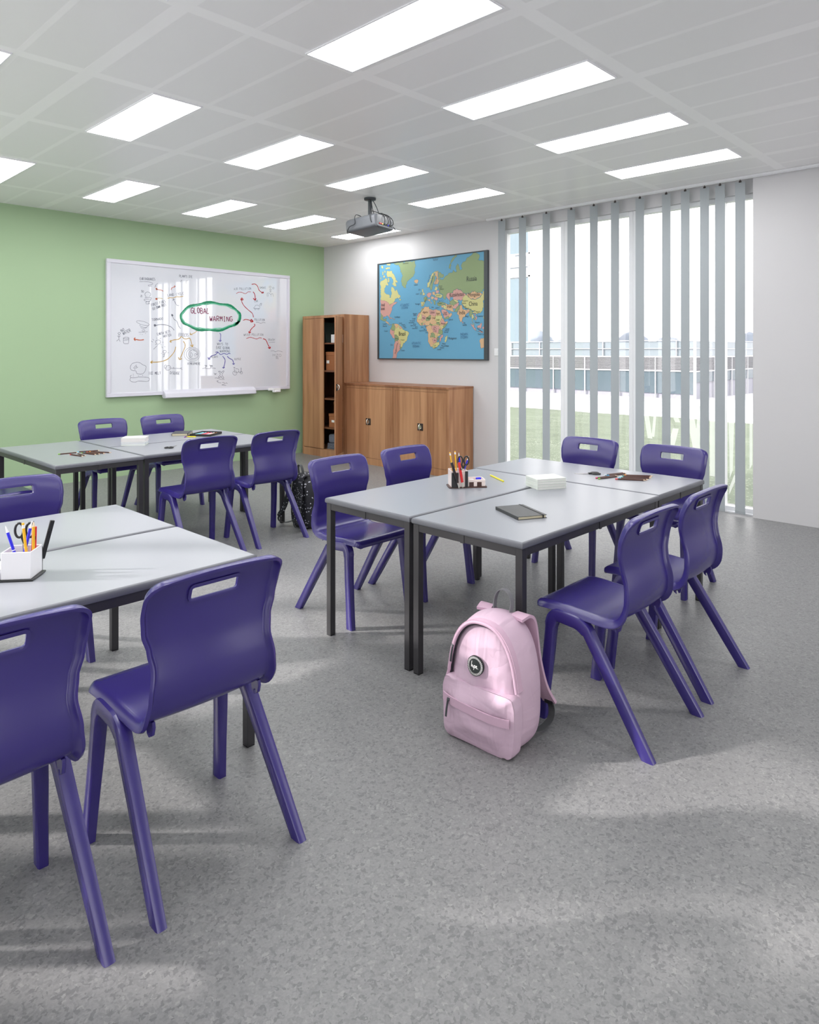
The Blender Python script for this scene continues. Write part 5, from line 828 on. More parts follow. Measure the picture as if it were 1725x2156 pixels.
for a in ((y0, y0+0.028, 0, zt), (y1-0.028, y1, 0, zt), (y0+.028, y1-.028, zt-0.036, zt), (y0+.028, y1-.028, 0, 0.105)): box(bm, cx, cx+.02, *a)
o = obj('body', bm, M['wood'], t); o.location = L
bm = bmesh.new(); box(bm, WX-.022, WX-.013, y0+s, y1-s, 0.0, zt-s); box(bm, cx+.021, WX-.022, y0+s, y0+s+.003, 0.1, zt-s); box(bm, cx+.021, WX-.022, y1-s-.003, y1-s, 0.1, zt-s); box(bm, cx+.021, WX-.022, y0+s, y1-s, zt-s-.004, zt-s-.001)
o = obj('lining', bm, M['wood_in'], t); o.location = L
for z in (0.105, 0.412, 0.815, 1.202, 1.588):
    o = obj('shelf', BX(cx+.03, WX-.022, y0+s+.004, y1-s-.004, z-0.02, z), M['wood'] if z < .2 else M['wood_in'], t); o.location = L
ym = 7.548
d = obj('door', BX(cx+.001, cx+.018, ym, y1-.03, 0.112, zt-.040), M['wood'], t, bevel=.0012); d.location = L
# right door swung open about its hinge; own origin at the hinge
ang = math.radians(127)
d = obj('door', BX(0.0, 0.018, 0, 0.415, 0.112, zt-.040), M['wood'], t, bevel=.0012)
d.location = (cx-6.33-.002, y0+.03-7.56, 0); d.rotation_euler = (0, 0, ang)
kn = knob(d, 0.355, 1.00, 0.0)
# contents
def carton(x, y, z, sx, sy, sz, label, tag_y=0.0):
    t = thing('storage_box', label, 'box', (x, y, z), group='brown storage boxes in the tall cupboard')
    obj('box_base', BX(0, sx, -sy/2, sy/2, 0, sz*.83), M['card'], t, bevel=.002)
    bm = bmesh.new(); box(bm, -.004, sx+.004, -sy/2-.004, sy/2+.004, sz*.80, sz); obj('lid', bm, M['card'], t, bevel=.002)
    o = obj('label_holder', BX(-.003, -.0005, tag_y-.028, tag_y+.028, sz*.38, sz*.54), M['paper'], t)
    return t
carton(6.17, 7.475, 1.202, .30, .20, .26, 'brown lidded box with a white tag on the second shelf from the top', .055)
carton(6.17, 7.42, 0.412, .28, .17, .19, 'brown box with a white tag standing on the low shelf, below another one')
carton(6.17, 7.29, 0.602, .28, .22, .17, 'brown box resting partly on top of the lowest one', .04)
def paper_block(x, y, z, sx, sy, sz, label, n):
    for k in range(n):
        h = sz/n; t = thing('notepad', label if n == 1 else label % ['bottom', 'second', 'third', 'fourth', 'top'][min(k, 4) if k < n-1 else 4], 'book', (x, y, z+k*h), group='white pads on the top cupboard shelf')
        obj('cover', BX(0, sx, -sy/2, sy/2, h*.9, h), M['paper'], t); obj('pages', BX(.002, sx-.002, -sy/2+.002, sy/2-.002, 0, h*.9), M['white_plastic'], t)
paper_block(6.20, 7.425, 1.588, .2, .155, .115, 'white pad in the pile on the top cupboard shelf, %s of the pile', 5)
tt = thing('box_file', 'white upright box file behind the pile on the top cupboard shelf', 'box file', (6.41, 7.36, 1.588))
obj('case', BX(0, .12, -.05, .05, 0, .22), M['paper'], tt, bevel=.002); obj('spine_label', BX(-.0015, -.0004, -.025, .025, .08, .16), M['white_plastic'], tt)
tt = thing('ring_binder', 'dark green binder leaning on the left of the top cupboard shelf', 'binder', (6.24, 7.66, 1.588))
o = obj('cover', BX(0, .25, -.015, .03, 0, .30), pbr('binder_green', (70, 88, 84), .5), tt, bevel=.003); o.rotation_euler = (math.radians(-14), 0, 0)
for k, (dy, zz, hh) in enumerate(((7.45, .105, .05), (7.44, .155, .035), (7.42, .19, .13))):
    tt = obj('folded_cloth', bmesh.new(), M['grey_cloth']); bm = bmesh.new()
    n = 3 if k < 2 else 1
    for q in range(n):
        h1 = hh/n; box(bm, 0, .25, -.12+q*.004, .12-q*.006, q*h1, q*h1+h1*.94)
    bm.to_mesh(tt.data); bm.free(); tt.location = (6.18, dy, zz)
    b = tt.modifiers.new('b', 'BEVEL'); b.width = .008 if k < 2 else .03; b.segments = 3
    tag(tt, ['grey cloth folded flat on the cupboard bottom, lowest of three', 'grey cloth folded in the middle of three on the cupboard bottom', 'rolled dark grey cloth on top of the two folded ones'][k], 'cloth', 'cloths at the bottom of the cupboard')
bm = bmesh.new()
tt = thing('small_stand', 'small pale stand half seen on the middle cupboard shelf', 'stand', (6.28, 7.27, .815))
lathe(bm, [(.03, 0), (.03, .012), (.008, .02), (.008, .07), (.026, .08), (.026, .09)], 16); obj('stand', bm, M['paper'], tt, smooth=True, angle=40)

# ------------------------------------------------------------------ projector
PX, PY = 4.775, 5.16
pj = thing('projector', 'grey projector hanging from the ceiling on a short pole with looping black cables', 'projector', (PX, PY, CH))
bm = bmesh.new(); lathe(bm, [(.005, -.022), (.055, -.022), (.06, -.018), (.06, -.001), (.005, -.001)], 28); obj('ceiling_plate', bm, M['dgrey'], pj, smooth=True, angle=40)
bm = bmesh.new(); tube(bm, [(-.012, 0, -.02), (-.012, 0, -.21)], .011, 12); tube(bm, [(.012, 0, -.02), (.012, 0, -.21)], .011, 12); box(bm, -.02, .02, -.03, .03, -.215, -.195)
obj('pole', bm, M['dgrey'], pj, smooth=True, angle=40)
# body frame: local u along the long side, v along the connector side
def pjbody():
    bm = bmesh.new(); W, D, H = .36, .36, .135
    prof = []
    r = .045
    pts = [(-W/2, 0), (W/2, 0), (W/2, H), (-W/2, H)]
    def rr2(W, H, r, n=6):
        out = []
        for cx, cz, a0 in ((W/2-r, H-r, 0), (-W/2+r, H-r, 90), (-W/2+r*.7, r*.7, 180), (W/2-r*.7, r*.7, 270)):
            q = r if a0 < 180 else r*.7
            for k in range(n+1):
                a = math.radians(a0+90*k/n); out.append((cx+q*math.cos(a), cz+q*math.sin(a)))
        return out
    rings = []
    for y, sc in ((-D/2, .86), (-D/2+.012, .96), (-D/2+.04, 1.0), (D/2-.05, 1.0), (D/2-.02, .97), (D/2, .90)):
        pr = rr2(W, H, r); rings.append([bm.verts.new((x*sc, y, H/2+(z-H/2)*sc)) for x, z in pr])
    n = len(rings[0])
    for i in range(len(rings)-1):
        for k in range(n): bm.faces.new((rings[i][k], rings[i][(k+1) % n], rings[i+1][(k+1) % n], rings[i+1][k]))
    bm.faces.new(rings[0]); bm.faces.new(rings[-1][::-1]); bmesh.ops.recalc_face_normals(bm, faces=bm.faces)
    return bm
body = obj('body', pjbody(), M['grey_plastic'], pj, smooth=True, angle=35)
PR = math.radians(14)
body.location = (-0.02, -0.03, -.350); body.rotation_euler = (math.radians(-7), 0, PR)
# connector face is local -y
obj('connector_panel', BX(-.135, .135, -.1815, -.179, .022, .050), M['dgrey'], body, bevel=.001)
for x, c in ((-.075, 'red'), (-.055, 'lemon'), (-.02, 'black_plastic'), (.015, 'black_plastic'), (.05, 'blue_pen'), (.09, 'black_plastic'), (-.105, 'red')):
    bm = bmesh.new(); tube(bm, [(x, -.1813, .035), (x, -.189, .035)], .0075, 10); obj('socket', bm, M[c], body, smooth=True, angle=40)
bm = bmesh.new(); tube(bm, [(.02, .179, .07), (.02, .20, .07)], .045, 24); obj('lens', bm, M['black_plastic'], body, smooth=True, angle=40)
cabs = [
 [(.06, -.205, .035), (.075, -.225, .06), (.07, -.212, .12), (.05, -.17, .165), (.04, -.10, .150)],
 [(.015, -.205, .035), (.03, -.228, .07), (.02, -.212, .13), (.00, -.16, .170), (.03, -.09, .152)],
 [(-.02, -.205, .035), (-.03, -.222, .075), (-.02, -.21, .12), (-.01, -.17, .162), (.06, -.12, .155)],
 [(.09, -.205, .035), (.12, -.228, .06), (.125, -.21, .12), (.09, -.16, .170), (.07, -.12, .155), (.04, -.06, .150)],
 [(-.01, -.18, .155), (-.06, -.17, .16), (-.12, -.16, .165), (-.155, -.15, .165), (-.19, -.15, .13), (-.188, -.15, .06), (-.16, -.165, .03), (-.12, -.195, -.002), (-.05, -.205, -.004)],
 [(-.11, .02, .15), (-.17, .04, .165), (-.195, .05, .13), (-.19, .06, .07), (-.21, .12, .045), (-.205, .16, .0), (-.16, .19, -.01)],
 [(.08, -.14, .155), (.13, -.13, .165), (.185, -.14, .14), (.19, -.15, .08), (.20, -.18, .04), (.185, -.205, .0)],
]
bm = bmesh.new()
for c in cabs: tube(bm, smooth_path([(x, y*.9, z*.95) for x, y, z in c], 6), .0038, 6)
obj('cable', bm, M['cable'], body, smooth=True)
bm = bmesh.new(); tube(bm, smooth_path([(.03, -.01, -.02), (.05, -.03, -.07), (.065, -.05, -.13), (.05, -.07, -.17), (.0, -.08, -.195), (-.04, -.1, -.205)], 6), .0038, 6); tube(bm, smooth_path([(.02, 0, -.03), (.016, -.018, -.1), (.03, -.03, -.17), (.0, -.05, -.2)], 5), .0035, 6)
obj('cable', bm, M['cable'], pj, smooth=True)
# ------------------------------------------------------------------ things on the tables
def rounded_box_bm(x0, x1, y0, y1, z0, z1): return BX(x0, x1, y0, y1, z0, z1)
def organiser(loc, rz, light, dark, label):
    t = thing('pen_organiser', label, 'pen holder', loc, rz)
    w = 0.003
    bm = bmesh.new()          # hollow cup, chamfered corner towards -x,-y
    def hollow(poly, inner, z0, z1, zf):
        n = len(poly)
        o0 = [bm.verts.new((x, y, z0)) for x, y in poly]; o1 = [bm.verts.new((x, y, z1)) for x, y in poly]
        i1 = [bm.verts.new((x, y, z1)) for x, y in inner]; i0 = [bm.verts.new((x, y, zf)) for x, y in inner]
        for k in range(n):
            j = (k+1) % n
            bm.faces.new((o0[k], o0[j], o1[j], o1[k])); bm.faces.new((o1[k], o1[j], i1[j], i1[k])); bm.faces.new((i1[k], i1[j], i0[j], i0[k]))
        bm.faces.new(o0[::-1]); bm.faces.new(i0)
    def inset(poly, d):
        cx = sum(p[0] for p in poly)/len(poly); cy = sum(p[1] for p in poly)/len(poly)
        return [(cx+(x-cx)*(1-d/abs(.047)), cy+(y-cy)*(1-d/.047)) for x, y in poly]
    cup = [(0.004, 0.006), (0.098, 0.006), (0.098, 0.100), (0.004, 0.100)]
    hollow(cup, inset(cup, .004), .006, .096, .012)
    cupo = obj('cup', bm, light, t, bevel=.0025)
    bm = bmesh.new()          # low tray with two scallops
    box(bm, .099, .200, .012, .100, .006, .030); box(bm, .099, .200, .012, .018, .030, .044); box(bm, .099, .200, .094, .100, .030, .044); box(bm, .194, .200, .018, .094, .030, .044)
    obj('tray', bm, light, t, bevel=.002)
    for y in (.030, .072):
        bm = bmesh.new(); lathe(bm, [(.001, .0302), (.012, .0302), (.012, .032), (.001, .032)], 16, (.15, y)); obj('scallop', bm, dark, t)
    bm = bmesh.new(); prism(bm, [(-.006, 0), (.206, 0), (.21, .03), (.206, .107), (-.004, .107), (-.008, .04)], 0, .006); bmesh.ops.recalc_face_normals(bm, faces=bm.faces)
    obj('base', bm, dark, t, bevel=.0015)
    bm = bmesh.new(); box(bm, .006, .044, -.004, .0055, .006, .086); box(bm, .082, .098, -.004, .0055, .006, .094)
    obj('clip_panel', bm, M['black_plastic'], t, bevel=.001)
    for x in (.12, .165):
        obj('notch', BX(x-.013, x+.013, .0105, .0125, .006, .030), dark, t, bevel=.001)
    return t
def stick(name, p0, p1, r, kind, label, cat, group=None, col=None):
    """pencil / pen from tail p0 to point p1"""
    p0, p1 = Vector(p0), Vector(p1); L_ = (p1-p0).length; d = (p1-p0).normalized()
    t = thing(name, label, cat, p0, group=group)
    t.rotation_euler = Vector((0, 0, 1)).rotation_difference(d).to_euler()
    if kind == 'pencil':
        bm = bmesh.new(); tube(bm, [(0, 0, 0.0), (0, 0, L_-.020)], r, 6); obj('barrel', bm, col, t)
        bm = bmesh.new(); tube(bm, [(0, 0, L_-.020), (0, 0, L_-.005)], r, 12, rs=[r*.98, r*.32]); obj('sharpened_tip', bm, M['cut_wood'], t, smooth=True, angle=40)
        bm = bmesh.new(); tube(bm, [(0, 0, L_-.005), (0, 0, L_)], r, 8, rs=[r*.32, r*.06]); obj('lead', bm, M['lead'], t)
    elif kind == 'eraser_up':
        bm = bmesh.new(); tube(bm, [(0, 0, 0.0), (0, 0, L_-.018)], r, 6); obj('barrel', bm, col, t)
        bm = bmesh.new(); tube(bm, [(0, 0, L_-.018), (0, 0, L_-.007)], r*1.08, 12); obj('ferrule', bm, M['white_plastic'], t, smooth=True, angle=40)
        bm = bmesh.new(); tube(bm, [(0, 0, L_-.007), (0, 0, L_-.001), (0, 0, L_)], r, 12, rs=[r*.95, r*.95, r*.6]); obj('eraser', bm, M['yellow'], t, smooth=True, angle=50)
    elif kind == 'pen':
        bm = bmesh.new(); tube(bm, [(0, 0, 0), (0, 0, L_*.55), (0, 0, L_-.024)], r, 12); obj('barrel', bm, col, t, smooth=True, angle=40)
        bm = bmesh.new(); tube(bm, [(0, 0, L_*.5), (0, 0, L_*.5+.003)], r*1.12, 12); obj('ring', bm, M['white_plastic'], t, smooth=True, angle=40)
        bm = bmesh.new(); tube(bm, [(0, 0, L_-.024), (0, 0, L_-.004), (0, 0, L_)], r, 12, rs=[r*.9, r*.35, r*.15]); obj('tip', bm, M['white_plastic'], t, smooth=True, angle=50)
    elif kind == 'colour':          # brown lacquered pencil with coloured dipped end; the coloured end sits at p0
        bm = bmesh.new(); tube(bm, [(0, 0, .014), (0, 0, L_-.018)], r, 6); obj('barrel', bm, M['pencil_brown'], t)
        bm = bmesh.new(); tube(bm, [(0, 0, 0), (0, 0, .002), (0, 0, .014)], r, 6, rs=[r*.8, r*1.02, r*1.02]); obj('coloured_end', bm, col, t)
        bm = bmesh.new(); tube(bm, [(0, 0, L_-.018), (0, 0, L_-.004)], r, 10, rs=[r*.98, r*.3]); obj('sharpened_tip', bm, M['cut_wood'], t, smooth=True, angle=40)
        bm = bmesh.new(); tube(bm, [(0, 0, L_-.004), (0, 0, L_)], r, 6, rs=[r*.3, r*.08]); obj('lead', bm, col, t)
    return t
def scissors(loc, rot, label, grow=1.0):
    """blades along +X from the pivot, finger rings along -X, lying flat in XY"""
    t = thing('scissors', label, 'scissors', loc); t.rotation_euler = rot; t.scale = (grow, grow, grow)
    for s in (-1, 1):
        bm = bmesh.new(); prism(bm, [(-.012, s*.004), (.0, s*-.005), (.085, 0), (.03, s*.006), (0, s*.007)], .001 if s < 0 else .003, .003 if s < 0 else .005)
        bmesh.ops.recalc_face_normals(bm, faces=bm.faces); obj('blade', bm, M['chrome'], t)
        bm = bmesh.new(); pts = [(-.048+.021*math.cos(a)*1.15, s*(.0175+.0135*math.sin(a)), .004) for a in [2*PI*k/20 for k in range(21)]]
        tube(bm, pts, .0042, 8, caps=False); tube(bm, [(-.004, s*.001, .004), (-.028, s*.010, .004)], .005, 8)
        obj('finger_ring', bm, M['black_plastic'], t, smooth=True, angle=60)
    return t
def knife(p0, p1, col, label):
    p0, p1 = Vector(p0), Vector(p1); L_ = (p1-p0).length
    t = thing('craft_knife' , label, 'knife', p0); t.rotation_euler = Vector((0, 0, 1)).rotation_difference((p1-p0).normalized()).to_euler()
    obj('handle', BX(-.0075, .0075, -.004, .004, L_*.22, L_), col, t, bevel=.002)
    bm = bmesh.new(); prism(bm, [(-.004, L_*.23), (.004, L_*.23), (.004, L_*.06), (-.004, 0)], -.0006, .0006, tf=lambda a, b, c: (a, c, b)); bmesh.ops.recalc_face_normals(bm, faces=bm.faces)
    obj('blade', bm, M['chrome'], t)
    obj('slider', BX(-.003, .003, -.0065, -.004, L_*.7, L_*.78), M['black_plastic'], t)
    return t
OD = math.radians(-38.8)
# right organiser: near edge from (2.908,2.488) towards (3.069,2.359)
ro = organiser((2.908, 2.488, TT), OD, M['pink_plastic'], M['brown_plastic'], 'cream and brown pen organiser on the right table group')
def wl(t, x, y, z):
    c, s = math.cos(t.rotation_euler.z), math.sin(t.rotation_euler.z)
    return (t.location.x+x*c-y*s, t.location.y+x*s+y*c, t.location.z+z)
stick('pencil', wl(ro, .035, .06, .013), wl(ro, .010, .075, .19), .004, 'eraser_up', 'yellow pencil standing leftmost in the cream organiser', 'pencil', col=M['yellow'])
stick('pencil', wl(ro, .050, .07, .013), wl(ro, .040, .08, .195), .004, 'eraser_up', 'yellow pencil standing second from left in the cream organiser', 'pencil', col=M['yellow'])
stick('pen', wl(ro, .080, .075, .013), wl(ro, .062, .082, .185), .0045, 'pen', 'blue pen in the middle of the cream organiser', 'pen', col=M['blue_pen'])
stick('pen', wl(ro, .058, .05, .014), wl(ro, .116, .06, .168), .0045, 'pen', 'blue pen leaning right out of the cream organiser', 'pen', col=M['blue_pen'])
sc = scissors(wl(ro, .078, .035, .100), (0, PI/2, OD), 'black handled scissors standing in the cream organiser')
sc.rotation_euler = Matrix((( -math.sin(OD)*0, math.cos(OD), math.sin(OD)), (0, math.sin(OD), -math.cos(OD)), (-1, 0, 0))).to_euler()
knife(wl(ro, .068, -.016, .004), wl(ro, .046, -.008, .145), M['red'], 'red craft knife clipped to the front of the cream organiser')
knife(wl(ro, .046, -.020, .002), wl(ro, .004, -.008, .145), M['black_plastic'], 'black craft knife slanting across the front of the cream organiser')
bm = bmesh.new(); box(bm, 0, .026, 0, .014, 0, .012); e = obj('eraser', bm, M['white_plastic'], bevel=.003); e.location = wl(ro, .112, .028, .0325); e.rotation_euler = (0, 0, OD)
tag(e, 'small white eraser in the tray of the cream organiser', 'eraser')
bm = bmesh.new(); box(bm, 0, .03, 0, .016, 0, .012); e = obj('pencil_sharpener', bm, M['blue_pen'], bevel=.003); e.location = wl(ro, .160, .060, .0325); e.rotation_euler = (0, 0, OD+.2)
tag(e, 'blue pencil sharpener in the tray of the cream organiser', 'sharpener')
# left organiser, turned round; its cup is at the right end
lo = organiser((.842, 2.559, TT), OD+PI, M['white_plastic'], M['black_plastic'], 'white pen organiser on a black base on the left foreground table')
# cup corner near camera-left: local (0.1,0.1) etc
stick('pen', wl(lo, .042, .075, .013), wl(lo, .088, .088, .182), .0048, 'pen', 'blue pen leaning left out of the white organiser', 'pen', col=M['blue_pen'])
stick('pen', wl(lo, .052, .070, .013), wl(lo, .022, .045, .185), .0048, 'pen', 'blue pen upright in the middle of the white organiser', 'pen', col=M['blue_pen'])
stick('pencil', wl(lo, .018, .080, .013), wl(lo, .040, .072, .186), .0045, 'eraser_up', 'yellow pencil with its white and orange end up in the white organiser', 'pencil', col=M['yellow'])
stick('pencil', wl(lo, .012, .060, .013), wl(lo, .010, .062, .190), .0045, 'pencil', 'sharpened yellow pencil standing upright in the white organiser', 'pencil', col=M['yellow'])
sc = scissors(wl(lo, .056, .022, .100), (0, 0, 0), 'black handled scissors standing in the white organiser')
a2 = OD+PI
sc.rotation_euler = Matrix(((0, math.cos(a2), math.sin(a2)), (0, math.sin(a2), -math.cos(a2)), (-1, 0, 0))).to_euler()
knife(wl(lo, .030, .014, .014), wl(lo, .024, .020, .160), M['red'], 'red craft knife standing behind the pencils of the white organiser')
knife(wl(lo, .020, -.012, .004), wl(lo, -.022, -.014, .172), M['black_plastic'], 'black craft knife leaning right behind the white organiser')
bm = bmesh.new(); box(bm, 0, .06, 0, .04, 0, .022); e = obj('small_box', bm, M['black_plastic'], bevel=.004); e.location = (.585, 2.80, TT); e.rotation_euler = (0, 0, OD)
tag(e, 'small black box cut by the left edge behind the white organiser', 'box')

# notebooks
def notebook(loc, rz, L1, W1, H1, label):
    t = thing('notebook', label, 'notebook', loc, rz)
    obj('pages', BX(.003, L1-.004, .004, W1-.004, .002, H1-.002), M['cream'], t)
    bm = bmesh.new(); box(bm, 0, L1, 0, W1, H1-.002, H1); box(bm, 0, L1, 0, W1, 0, .002); box(bm, 0, L1, 0, .003, .002, H1-.002)
    obj('cover', bm, M['black_cover'], t, bevel=.0008)
    bm = bmesh.new(); box(bm, -.0006, L1+.0006, W1-.022, W1-.016, H1-.0002, H1+.001); box(bm, L1, L1+.001, W1-.022, W1-.016, 0.0005, H1+.001); box(bm, -.001, 0, W1-.022, W1-.016, 0.0005, H1+.001)
    obj('elastic_band', bm, M['elastic'], t)
    return t
# corners near (2.569,1.801), right (2.711,1.749), far (2.804,1.949), left (2.672,2.004): spine on the left long side
nb = notebook((2.672, 2.004, TT), math.atan2(1.801-2.004, 2.569-2.672), .226, .148, .015, 'black notebook with elastic band lying on the table above the pink backpack')
nb2 = notebook((3.113, 6.02, TT), math.atan2(5.83-6.02, 2.977-3.113), .226, .16, .02, 'black notebook beside the black tray on the back left group')

# white exercise books
def book_stack(loc, rz, L1, W1, H1, n, labels, cols, group):
    for k in range(n):
        t = thing('exercise_book', labels[k], 'book', (loc[0], loc[1], TT+k*H1), rz+[0, .012, -.01, .008, 0][k % 5], group)
        obj('cover', None or (lambda: (lambda bm: (box(bm, 0, L1, 0, W1, H1-.0022, H1-.0003), box(bm, 0, L1, 0, W1, .0003, .0022), box(bm, 0, .002, 0, W1, .0022, H1-.0022), bm)[-1])(bmesh.new()))(), cols[k % len(cols)], t, bevel=.0006)
        obj('pages', BX(.003, L1-.003, .002, W1-.002, .0022, H1-.0022), M['paper'], t)
rz = math.atan2(2.033-2.117, 3.362-3.203)
names = ['bottom', 'second from the bottom', 'third from the bottom', 'top']
book_stack((3.203, 2.117), rz, .180, .136, .0145, 4, ['white exercise book on the right table group, %s of its stack' % n for n in names], [pbr('pale_mint_cover', (222, 228, 220), .6)], 'white books stacked on the right table group')
rz = math.atan2(5.401-5.507, 2.521-2.379)
names = ['bottom', 'second from the bottom', 'middle', 'second from the top', 'top']
pc = [pbr('pastel_mint', (222, 232, 226), .6), pbr('pastel_blue', (206, 214, 228), .6), pbr('pastel_white', (228, 228, 230), .6), pbr('pastel_pink', (230, 218, 220), .6), pbr('pastel_ivory', (230, 230, 226), .6)]
book_stack((2.385, 5.510), rz, .185, .145, .0125, 5, ['pale exercise book on the back left group, %s of its stack' % n for n in names], pc, 'pale books stacked on the back left group')

# loose pencils
stick('pencil', (3.267, 2.392, TT+.0045), (3.442, 2.682, TT+.0045), .0045, 'eraser_up', 'long bright yellow pencil lying beside the cream organiser', 'pencil', col=M['lemon']).scale = (1, 1, .62)
ccol = {k: pbr('pencil_end_'+k, c, .35) for k, c in dict(pink=(226, 96, 130), green=(140, 196, 80), blue=(40, 150, 200), white=(220, 232, 240), orange=(226, 140, 40), teal=(24, 96, 84), mint=(150, 220, 222), coral=(232, 88, 92), red=(214, 50, 60), cyan=(110, 190, 220)).items()}
RP = [(('white'), (3.864, 2.071), (4.020, 2.018), 'brown pencil with a white end, in the back pair of the right pile'),
      (('blue'), (3.856, 2.050), (4.008, 1.998), 'brown pencil with a blue end, in the back pair of the right pile'),
      (('pink'), (3.734, 2.060), (3.900, 2.008), 'brown pencil with a pink end at the left of the right pile'),
      (('green'), (3.724, 2.038), (3.884, 1.990), 'brown pencil with a green end at the left front of the right pile'),
      (('orange'), (3.940, 1.985), (4.034, 1.840), 'brown pencil with an orange end pointing right in the right pile'),
      (('teal'), (3.905, 1.978), (4.000, 1.830), 'brown pencil with a dark teal end in the right pile'),
      (('mint'), (3.868, 1.968), (3.962, 1.815), 'brown pencil with a pale mint end in the right pile'),
      (('coral'), (3.786, 1.962), (3.872, 1.808), 'brown pencil with a coral end, front one of the right pile'),
      (('cyan'), (3.835, 1.965), (3.905, 1.806), 'brown pencil with a light blue end just behind the coral one')]
for c, a, b, lab in RP:
    stick('colouring_pencil', a+(TT+.0043,), b+(TT+.0043,), .0043, 'colour', lab, 'pencil', 'brown colouring pencils on the right table group', ccol[c])
LPc = [('green', (1.862, 5.372), (2.005, 5.362), 'brown pencil with a green end, leftmost on the back left end table'),
      ('cyan', (2.003, 5.392), (2.160, 5.352), 'brown pencil with a light blue end, back one of the left pile'),
      ('red', (1.920, 5.300), (1.950, 5.130), 'brown pencil with a red end, front left of the left pile'),
      ('white', (1.975, 5.315), (1.972, 5.142), 'brown pencil with a white end beside the red ended one'),
      ('green', (2.010, 5.322), (2.050, 5.150), 'brown pencil with a green end in the middle of the left pile'),
      ('blue', (2.030, 5.330), (2.080, 5.152), 'brown pencil with a blue end in the middle of the left pile'),
      ('orange', (2.073, 5.340), (2.170, 5.175), 'brown pencil with an orange end, rightmost of the left pile'),
      ('coral', (2.050, 5.330), (2.118, 5.160), 'brown pencil with a coral end near the right of the left pile')]
for c, a, b, lab in LPc:
    stick('colouring_pencil', a+(TT+.0043,), b+(TT+.0043,), .0043, 'colour', lab, 'pencil', 'brown colouring pencils on the back left end table', ccol[c])
scissors((3.840, 2.172, TT+.001), (0, 0, math.atan2(2.227-2.105, 3.75-3.885)), 'black handled scissors lying on the right table group left of the pencils')
scissors((2.632, 5.146, TT+.001), (0, 0, math.atan2(5.22-5.13, 2.70-2.58)), 'black handled scissors lying on the back left group in front of the pale books')
# black tray with sticks
tr = thing('pencil_tray', 'open black tray holding coloured chalks on the back left group', 'tray', (3.088, 5.705, TT), math.atan2(5.541-5.704, 3.194-3.087))
bm = bmesh.new(); W1, D1 = .195, .235
box(bm, 0, W1, 0, D1, 0, .003); box(bm, 0, W1, 0, .004, .003, .02); box(bm, 0, W1, D1-.004, D1, .003, .02); box(bm, 0, .004, .004, D1-.004, .003, .02); box(bm, W1-.004, W1, .004, D1-.004, .003, .02)
obj('tray_body', bm, M['black_plastic'], tr, bevel=.001)
for k, c in enumerate(('mint', 'cyan', 'coral', 'pink', 'white', 'orange')):
    bm = bmesh.new(); tube(bm, [(0, 0, 0), (0, .15, 0)], .006, 10)
    o = obj('chalk_stick', bm, ccol[c], smooth=True, angle=40); o.location = wl(tr, .03+k*.027, .045, .0095); o.rotation_euler = (0, 0, tr.rotation_euler.z)
    tag(o, {'mint': 'pale mint', 'cyan': 'light blue', 'coral': 'coral red', 'pink': 'pink', 'white': 'white', 'orange': 'orange'}[c]+' chalk stick lying in the black tray', 'chalk', 'chalk sticks in the black tray')
stick('pencil', (3.00, 5.635, TT+.0045), (3.125, 5.765, TT+.0045), .0045, 'colour', 'purple ended pencil lying left of the black tray', 'pencil', col=pbr('violet_end', (170, 60, 200), .4))
stick('pencil', (3.09, 5.60, TT+.0045), (3.028, 5.67, TT+.0045), .0045, 'pencil', 'short yellow pencil lying in front of the black tray', 'pencil', col=M['lemon'])

# ------------------------------------------------------------------ backpacks
def dome_outline(w, h, n=40, top=0.5, p=2.4, low=.03):
    """closed outline in (s,z): flat-ish bottom with soft corners, domed top. returns list"""
    out = []
    for k in range(n):
        a = 2*PI*k/n; c, s = math.cos(a), math.sin(a)
        if s >= 0:
            hh = h*top; zb = h*(1-top)
            out.append((w/2*abs(c)**(2/p)*(1 if c >= 0 else -1)*(1-.09*abs(s)**.5), zb+hh*abs(s)**(2/2.2)))
        else:
            zb = h*(1-top)
            out.append((w/2*abs(c)**(2/5.5)*(1 if c >= 0 else -1)*(1-.03*abs(s)), zb-zb*abs(s)**(2/5.5)))
    return out
def loft(bm, layers, cap0=True, cap1=True, mi=0, wr=0.0, seed=0):
    """layers: list of (depth, outline)"""
    R = []
    for d, o in layers:
        ring = []
        for s, z in o:
            q = noise.noise(Vector((s*9+seed, z*8, d*9)))*wr
            ring.append(bm.verts.new((d+q*.6, s*(1+q*2), max(0.0, z+q*(.6 if z > .03 else 0)))))
        R.append(ring)
    n = len(R[0])
    for i in range(len(R)-1):
        for k in range(n): bm.faces.new((R[i][k], R[i][(k+1) % n], R[i+1][(k+1) % n], R[i+1][k])).material_index = mi
    for ring, on in ((R[0], cap0), (R[-1], cap1)):
        if on:
            c = bm.verts.new(sum((v.co for v in ring), Vector())/n)
            for k in range(n): bm.faces.new((ring[k], ring[(k+1) % n], c)).material_index = mi
    bmesh.ops.recalc_face_normals(bm, faces=bm.faces)
def scale_o(o, sx, sz, z0=0.0, cz=None, h=None):
    return [(s*sx, z0+z*sz) for s, z in o]
